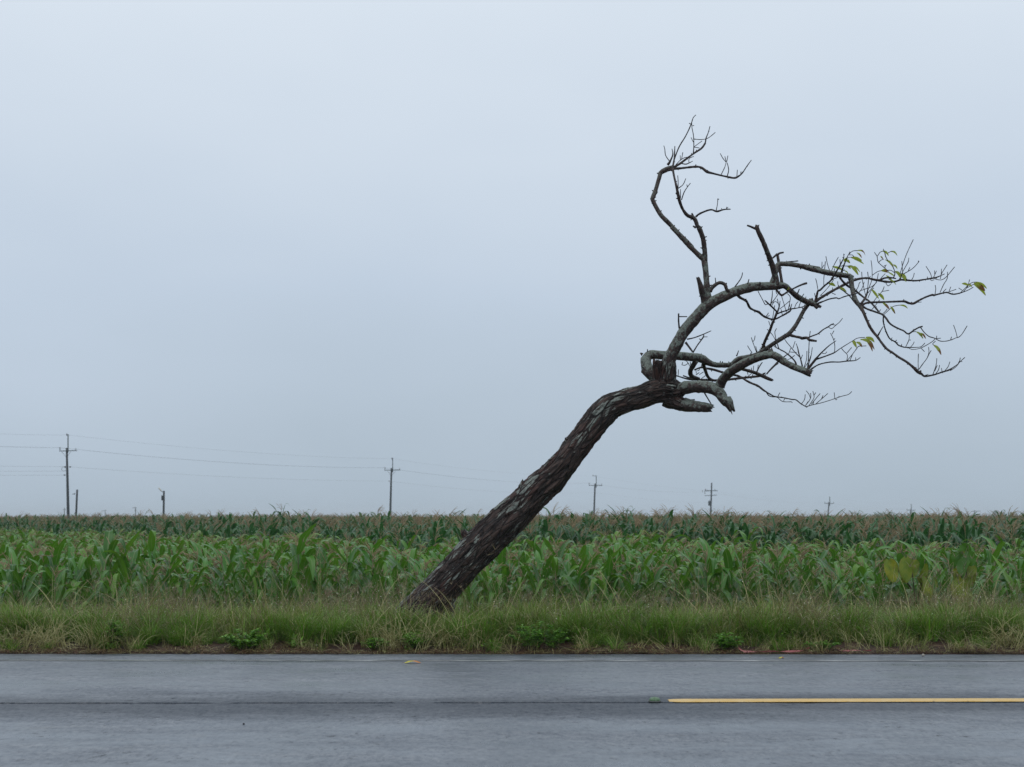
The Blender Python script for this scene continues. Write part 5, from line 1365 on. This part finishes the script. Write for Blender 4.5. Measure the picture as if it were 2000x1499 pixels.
def build_poles():
    def ex1(root, O, D, s):
        for (x, y) in ((127, 912), (137, 912), (126, 928)):
            mb = MB(); box(mb, wp(x, y, D) - O, (2.4 * s, 2.0 * s, 1.6 * s)); tube(mb, [wp(x - 1.5, y + 0.6, D) - O, wp(x + 1.5, y + 0.6, D) - O], [1.0 * s, 1.0 * s], 8)
            link('wire_rack', mb.mesh('wire_rack', M['porc'], False), root)
        mb = MB()
        ring = [wp(124.5 + 4.2 * math.cos(a), 916.5 + 4.2 * math.sin(a), D) - O for a in np.linspace(0.4, 5.9, 18)]
        tube(mb, ring, [0.022] * 18, 6); link('cable_loop', mb.mesh('cable_loop', M['wire']), root)
    pole(150, (133.5, 1012), (130.4, 875.5), 6.4, 4.0, 'nearest and tallest utility pole at the far left of the field', (133.2, 876, 132.6, 848.5, 1.7), [(117, 881.6, 151, 880.6, 1.5)],
         [(118, 880.6, 7, 2.4), (149, 880, 4, 1.8), (131.2, 852, 5, 2.2)], True, ex1)
    def ex2(root, O, D, s):
        mb = MB(); box(mb, wp(760, 940, D) - O, (2.4 * s, 1.5 * s, 1.4 * s)); link('wire_rack', mb.mesh('wire_rack', M['porc'], False), root)
    pole(215, (762, 1012), (764.6, 915), 4.8, 3.2, 'utility pole on the skyline just left of the leaning trunk', (767, 915, 766.8, 895, 1.5), [(751, 919, 782, 918.5, 1.3)],
         [(752, 918.4, 5.5, 2), (780.5, 918, 3.5, 1.6), (765.6, 898, 4, 1.8)], True, ex2)
    def ex3(root, O, D, s):
        a, b = wp(1158, 929.5, D), wp(1164, 930.5, D)
        mb = MB(); box(mb, (a + b) / 2 - O, ((b - a).length, 0.08, 0.08)); link('top_bracket', mb.mesh('top_bracket', M['steel'], False), root)
    pole(300, (1159.6, 1018), (1162.3, 945), 3.8, 2.9, 'utility pole on the skyline just right of the leaning trunk', (1164.6, 945, 1164.5, 929, 1.4), [(1150, 948.6, 1176, 948.8, 1.2)],
         [(1150.6, 948, 4.6, 1.7), (1175, 948, 3, 1.5), (1158, 931, 3, 1.5)], False, ex3)
    def ex4(root, O, D, s):
        mb = MB(); p = wp(1385.2, 988, D) - O + Vector((0, -0.2, 0))
        prof = [(0, 0.8), (0.04, 1), (0.9, 1), (0.95, 0.9), (1.0, 0.4)]
        tube(mb, [p + Vector((0, 0, 9.5 * s * t)) for t, _ in prof], [2.3 * s * k for _, k in prof], 14)
        tr = link('transformer', mb.mesh('transformer', M['steel']), root)
        m2 = MB(); cyl(m2, p + Vector((0, 0, 9.3 * s)), p + Vector((0.05, 0, 12 * s)), 0.05, 0.03, 8); link('bushing', m2.mesh('bushing', M['porc']), tr)
        mb = MB(); cyl(mb, wp(1372.5, 962, D) - O, wp(1371.8, 957.5, D) - O, 0.06, 0.06, 8); link('insulator', mb.mesh('insulator', M['porc']), root)
    pole(370, (1387.6, 1018), (1390, 943.5), 3.6, 2.7, 'utility pole with two crossarms and a transformer drum right of the tree', None, [(1375.5, 959.4, 1401.5, 958.8, 1.3), (1376, 968.6, 1400, 967.6, 1.2)],
         [(1377.5, 959, 4, 2.4), (1381, 959, 2.5, 1.8), (1384.5, 960, 2.5, 1.8), (1396, 958.6, 3, 1.6), (1376.6, 965.5, 5, 1.6)], False, ex4)
    pole(640, (1616.5, 1015), (1619.2, 981), 3.0, 2.4, 'hazy utility pole second from the right on the skyline, with extension mast', (1620.6, 981, 1620.6, 970.5, 1.4), [(1610, 983.6, 1628, 984, 1.2)],
         [(1610.5, 983, 3, 1.4), (1627.5, 983, 2.4, 1.4)], False)
    pole(900, (1777.4, 1024), (1778.8, 995), 2.7, 2.3, 'faint utility pole above the yellowing plants at right', (1779.8, 995, 1779.8, 984.5, 1.3), [(1770.5, 996.6, 1787.5, 997, 1.2)], [(1771, 996, 2.6, 1.4)], False)
    pole(1300, (1901.5, 1024), (1903.6, 997.5), 2.4, 2.0, 'very faint utility pole in the haze near the right edge', None, [(1896, 999.4, 1915, 998.6, 1.0)], [], False)
    pole(1400, (1996.8, 1024), (1998.2, 1006), 2.4, 2.0, 'faint pole cut by the right edge of the view', None, [(1992, 1008, 2003, 1008, 1.0)], [], False)
    pole(1300, (126, 1016), (126, 992), 2.0, 1.4, 'thin distant pole close beside the nearest utility pole', None, [(123, 996, 129, 996, 0.9)], [], False)
    pole(1200, (265.5, 1018), (264.5, 991.5), 2.4, 1.9, 'faint distant pole between the nearest utility pole and the lamp post', None, [(259, 992.5, 267, 991.6, 1.0)], [], False)
    pole(1600, (205.5, 1016), (205.3, 996), 1.8, 1.5, 'faintest distant pole just right of the leaning short post', None, [(199, 998.5, 208, 997.5, 0.9)], [], False)
    def exp(root, O, D, s):
        mb = MB(); box(mb, wp(146, 965, D) - O, (1.2 * s, 1.2 * s, 3.2 * s)); box(mb, wp(143.5, 965.5, D) - O, (4 * s, 0.05, 0.06)); link('bracket', mb.mesh('bracket', M['steel'], False), root)
    pole(150, (148.2, 1012), (150.8, 957), 4.4, 3.7, 'short leaning post beside the nearest utility pole', extra=exp, name='short_post', cat='post', group=None)
    def exl(root, O, D, s):
        mb = MB(); box(mb, wp(316.6, 973, D) - O, (2.6 * s, 2.2 * s, 9.5 * s)); link('control_box', mb.mesh('control_box', M['pole'], False), root)
        mb = MB(); tube(mb, [wp(319.5, 962, D) - O, wp(317, 961, D) - O, wp(315, 958.5, D) - O], [0.03] * 3, 6); link('lamp_arm', mb.mesh('lamp_arm', M['steel']), root)
        mb = MB(); pr = [(0, 0.5), (0.15, 0.9), (0.5, 1), (0.85, 0.9), (1.0, 0.5)]
        a, b = wp(316.4, 960.3, D) - O, wp(309.5, 953.2, D) - O
        tube(mb, [a.lerp(b, t) for t, _ in pr], [1.5 * s * k for _, k in pr], 10); link('lamp_head', mb.mesh('lamp_head', M['lamp']), root)
    pole(150, (319.4, 1015), (320.2, 959.5), 4.6, 3.8, 'short lamp post with a pale lamp head and a control box', extra=exl, name='lamp_post', cat='lamp post', group=None)

    def wire(label, spans, r):
        """spans: ((px, py, D), (px, py, D), sag in metres)"""
        mb = MB()
        for a, b, sag in spans:
            A, B = wp(*a), wp(*b)
            n = 24
            P = [A.lerp(B, i / n) - Vector((0, 0, sag * 4 * (i / n) * (1 - i / n))) for i in range(n + 1)]
            tube(mb, P, [r] * (n + 1), 5, cap=False)
        o = link('overhead_wire', mb.mesh('overhead_wire', M['wire']))
        tag(o, label, 'wire', 'overhead wires along the utility poles')
    wire('faint topmost wire running over the tips of the utility poles', [((-420, 806, 118), (131.5, 850, 150), 0.5), ((131.5, 850, 150), (766, 896.5, 215), 0.5), ((766, 896.5, 215), (1158, 930, 300), 0.7), ((1158, 930, 300), (1384, 960, 370), 0.3),
         ((1396, 961, 370), (1620, 971, 640), 0.9), ((1620, 971, 640), (1779.8, 985, 900), 1.0)], 0.006)
    wire('darkest wire carried on the crossarm insulators of the utility poles', [((-420, 850, 118), (118, 875, 150), 0.2), ((118, 875, 150), (752, 914, 215), 0.55), ((752, 914, 215), (1150.6, 944, 300), 0.8), ((1150.6, 944, 300), (1377, 961, 370), 0.7),
         ((1399, 964, 370), (1610.5, 982, 640), 0.9), ((1610.5, 982, 640), (1771, 995, 900), 1.0)], 0.011)
    wire('thin wire on the side racks below the crossarms', [((-420, 900, 118), (127, 912, 150), 0.1), ((137, 912.5, 150), (759, 940, 215), 0.35), ((761, 940, 215), (1159, 962, 300), 0.8), ((1159, 962, 300), (1384, 983, 370), 0.4)], 0.007)
    wire('upper of two low cables ending at the nearest utility pole from the left', [((-420, 918, 118), (126, 920.5, 150), 0.05)], 0.007)
    wire('lowest cable ending at the nearest utility pole from the left', [((-420, 926, 118), (126, 928.5, 150), 0.05)], 0.007)
    # slim trees far away in the haze
    def far_tree(px, top, wide, D, label, seed):
        r_ = random.Random(seed)
        x = (px - HX) / F * D; hgt = H + (HY - top) / F * D - FIELD_Z
        root = empty('distant_tree', (x, D, FIELD_Z)); tag(root, label, 'tree', 'trees far off in the haze')
        tm = MB(); cyl(tm, (0, 0, 0), (0, 0, hgt * 0.8), 0.16, 0.05, 8); link('trunk', tm.mesh('trunk', M['dry']), root)
        cm = MB(); W = wide / F * D / 2
        for k in range(900):
            t = r_.random() ** 0.8; a = r_.uniform(0, 6.28)
            rr = W * math.sqrt(r_.random()) * (math.sin(math.pi * (0.12 + 0.84 * t)) ** 0.6) * (1 + 0.25 * math.sin(a * 3 + t * 9))
            speck(cm, (math.cos(a) * rr, math.sin(a) * rr, hgt * (0.25 + 0.75 * t)), r_.uniform(0.3, 0.8), 0, r_)
        link('crown', cm.mesh('crown', M['farfol']), root)
    far_tree(1944, 997, 9, 1900, 'left of two faint slim trees in the haze at far right', 5)
    far_tree(1960, 1001, 7, 1950, 'right of two faint slim trees in the haze at far right', 6)
build_poles()

# ------------------------------------------------------------------ small things on the road and its edge
def build_small():
    # road stud
    p = wp(1278, 1371, 13.39); x, y = p.x, 13.36
    root = empty('road_stud', (x, y, 0.0045)); tag(root, 'small green domed road stud at the tip of the yellow dash', 'road stud')
    mb = MB(); prof = [(0.0, 0.058), (0.006, 0.060), (0.010, 0.056)]
    tube(mb, [Vector((0, 0, z)) for z, _ in prof], [r for _, r in prof], 28); link('base_ring', mb.mesh('base_ring', M['studbase']), root)
    mb = MB(); prof = [(0.008, 0.0515), (0.018, 0.0505), (0.027, 0.047), (0.034, 0.040), (0.039, 0.030), (0.042, 0.018), (0.0435, 0.006)]
    tube(mb, [Vector((0, 0, z)) for z, _ in prof], [r for _, r in prof], 28); link('dome', mb.mesh('dome', M['stud']), root)
    # fallen leaves
    def fallen(px, py, w, hgt, mat, label, rz, curl=0.5):
        Y = F * H / (py + 2 - HY)
        q = wp(px, py, Y); L = w / F * Y
        r_ = random.Random(int(px))
        mb = MB(); vs, tl, cu = [], [], []
        S = 12
        for i in range(S + 1):
            t = i / S
            hw = hgt * 1.15 * math.sin(math.pi * min(1, 0.04 + 0.94 * t)) ** 0.7 + 0.002
            arch = hgt * curl * math.sin(math.pi * t) + 0.003
            for c in (-1, -0.5, 0, 0.5, 1):
                vs.append(((t - 0.5) * L, c * hw, arch + hgt * 0.45 * (1 - c * c) * math.sin(math.pi * t) + 0.004 * math.sin(9 * t + 3 * c)))
                tl.append(t); cu.append(c)
        fs = [(i * 5 + k, (i + 1) * 5 + k, (i + 1) * 5 + k + 1, i * 5 + k + 1) for i in range(S) for k in range(4)]
        mb.add(vs, fs, 0, tl=tl, cu=cu)
        root = empty('fallen_leaf', (q.x, Y, 0.002 if Y < ROAD_F else ground_z(q.x, Y) + 0.02), rz); tag(root, label, 'leaf', 'fallen leaves')
        link('leaf_blade', mb.mesh('leaf_blade', M[mat]), root)
        sm = MB(); tube(sm, [(-0.5 * L, 0, 0.004), (-0.5 * L - 0.02, 0.004, 0.004), (-0.5 * L - 0.035, 0.012, 0.003)], [0.0018, 0.0016, 0.0014], 5)
        link('leaf_stalk', sm.mesh('leaf_stalk', M['dleaf']), root)
    fallen(806, 1294, 32, 0.030, 'fleaf', 'yellow and orange fallen leaf lying on the wet road', 0.06, 0.55)
    fallen(1526, 1284.5, 12, 0.020, 'fleaf', 'small yellow leaf on the asphalt near the pink tape', 0.4, 0.3)
    fallen(30, 1264, 16, 0.022, 'dleaf', 'brown dead leaf in the litter at far left', 0.2, 0.8)
    fallen(1132, 1269, 12, 0.03, 'dleaf', 'upturned orange-brown leaf in the litter right of the wide weed', 1.0, 1.0)
    fallen(1246, 1271, 14, 0.02, 'dleaf', 'pale brown curled leaf in the roadside litter', -0.2, 0.8)
    # pebbles
    def pebble(px, py, w, hh, label, seed):
        Y = F * H / (py + hh / 2 - HY); q = wp(px, py, Y); r = w / F * Y / 2; h_ = hh / F * Y
        mb = MB(); vs = []
        nu, nv = 12, 7
        for j in range(nv):
            a = math.pi * j / (nv - 1)
            for i in range(nu):
                b = 2 * math.pi * i / nu
                d = Vector((math.sin(a) * math.cos(b), math.sin(a) * math.sin(b), math.cos(a)))
                k = 1 + 0.22 * noise.noise(d * 1.7 + Vector((seed, 0, 0)))
                vs.append((d.x * r * k, d.y * r * k, h_ / 2 + d.z * h_ / 2 * k))
        fs = [(j * nu + i, j * nu + (i + 1) % nu, (j + 1) * nu + (i + 1) % nu, (j + 1) * nu + i) for j in range(nv - 1) for i in range(nu)]
        mb.add(vs, fs)
        o = link('pebble', mb.mesh('pebble', M['pebble'] if seed != 3 else M['tar']), None, (q.x, Y, 0.0)); tag(o, label, 'pebble', 'pebbles on the road')
    pebble(1803, 1280, 6, 5.5, 'pale pebble at the asphalt edge in the right part of the road', 1)
    pebble(476, 1414, 5, 3, 'dark pebble on the near lane left of the middle', 3)
    pebble(1465, 1284, 3, 2, 'tiny pale stone on the asphalt left of the yellow leaf', 5)
    # pink tape
    def tape(pts, label, w=0.012):
        mb = MB(); P = []
        for px, py, dz in pts:
            Y = 18.13 + (1276 - py) * 0.010
            v = wp(px, py, Y); v.z = max(v.z, ground_z(v.x, Y) + 0.04) ; P.append(v)
        S = catmull([(v.x, v.y, v.z) for v in P], 0.02)
        vs = []
        for i, q in enumerate(S):
            a = 0.9 * math.sin(i * 0.23)
            o = Vector((0, math.cos(a), math.sin(a))) * w
            vs += [Vector(q) - o, Vector(q) + o]
        mb.add(vs, [(i * 2, i * 2 + 1, i * 2 + 3, i * 2 + 2) for i in range(len(S) - 1)])
        o = link('plastic_tape', mb.mesh('plastic_tape', M['pink'])); tag(o, label, 'tape', 'strips of pink tape')
    tape([(1440, 1262, 0), (1447, 1270, 0), (1456, 1275, 0), (1470, 1275.5, 0), (1486, 1276, 0), (1500, 1273, 0), (1520, 1274, 0), (1545, 1274.5, 0), (1566, 1271, 0), (1581, 1265, 0)], 'longer twisted strip of pink plastic tape at the road edge', 0.015)
    tape([(1636, 1268, 0), (1641, 1273, 0), (1655, 1275, 0), (1672, 1272, 0), (1690, 1272.5, 0), (1702, 1273, 0)], 'shorter strip of pink plastic tape further right at the road edge', 0.011)
build_small()

# ------------------------------------------------------------------ damp air
def build_haze():
    t = NT('damp_air')
    pv = t.node('ShaderNodeVolumePrincipled')
    pv.inputs['Color'].default_value = (0.86, 0.94, 1.0, 1)
    pv.inputs['Density'].default_value = 0.0003
    t.l.new(pv.outputs[0], t.out.inputs['Volume'])
    mb = MB(); box(mb, (0, 1725, 6.2), (6500, 3850, 15.4))
    o = link('haze', mb.mesh('haze', t.m, False))
    tag(o, 'thin grey-blue haze over the whole field', 'haze', kind='stuff')
build_haze()
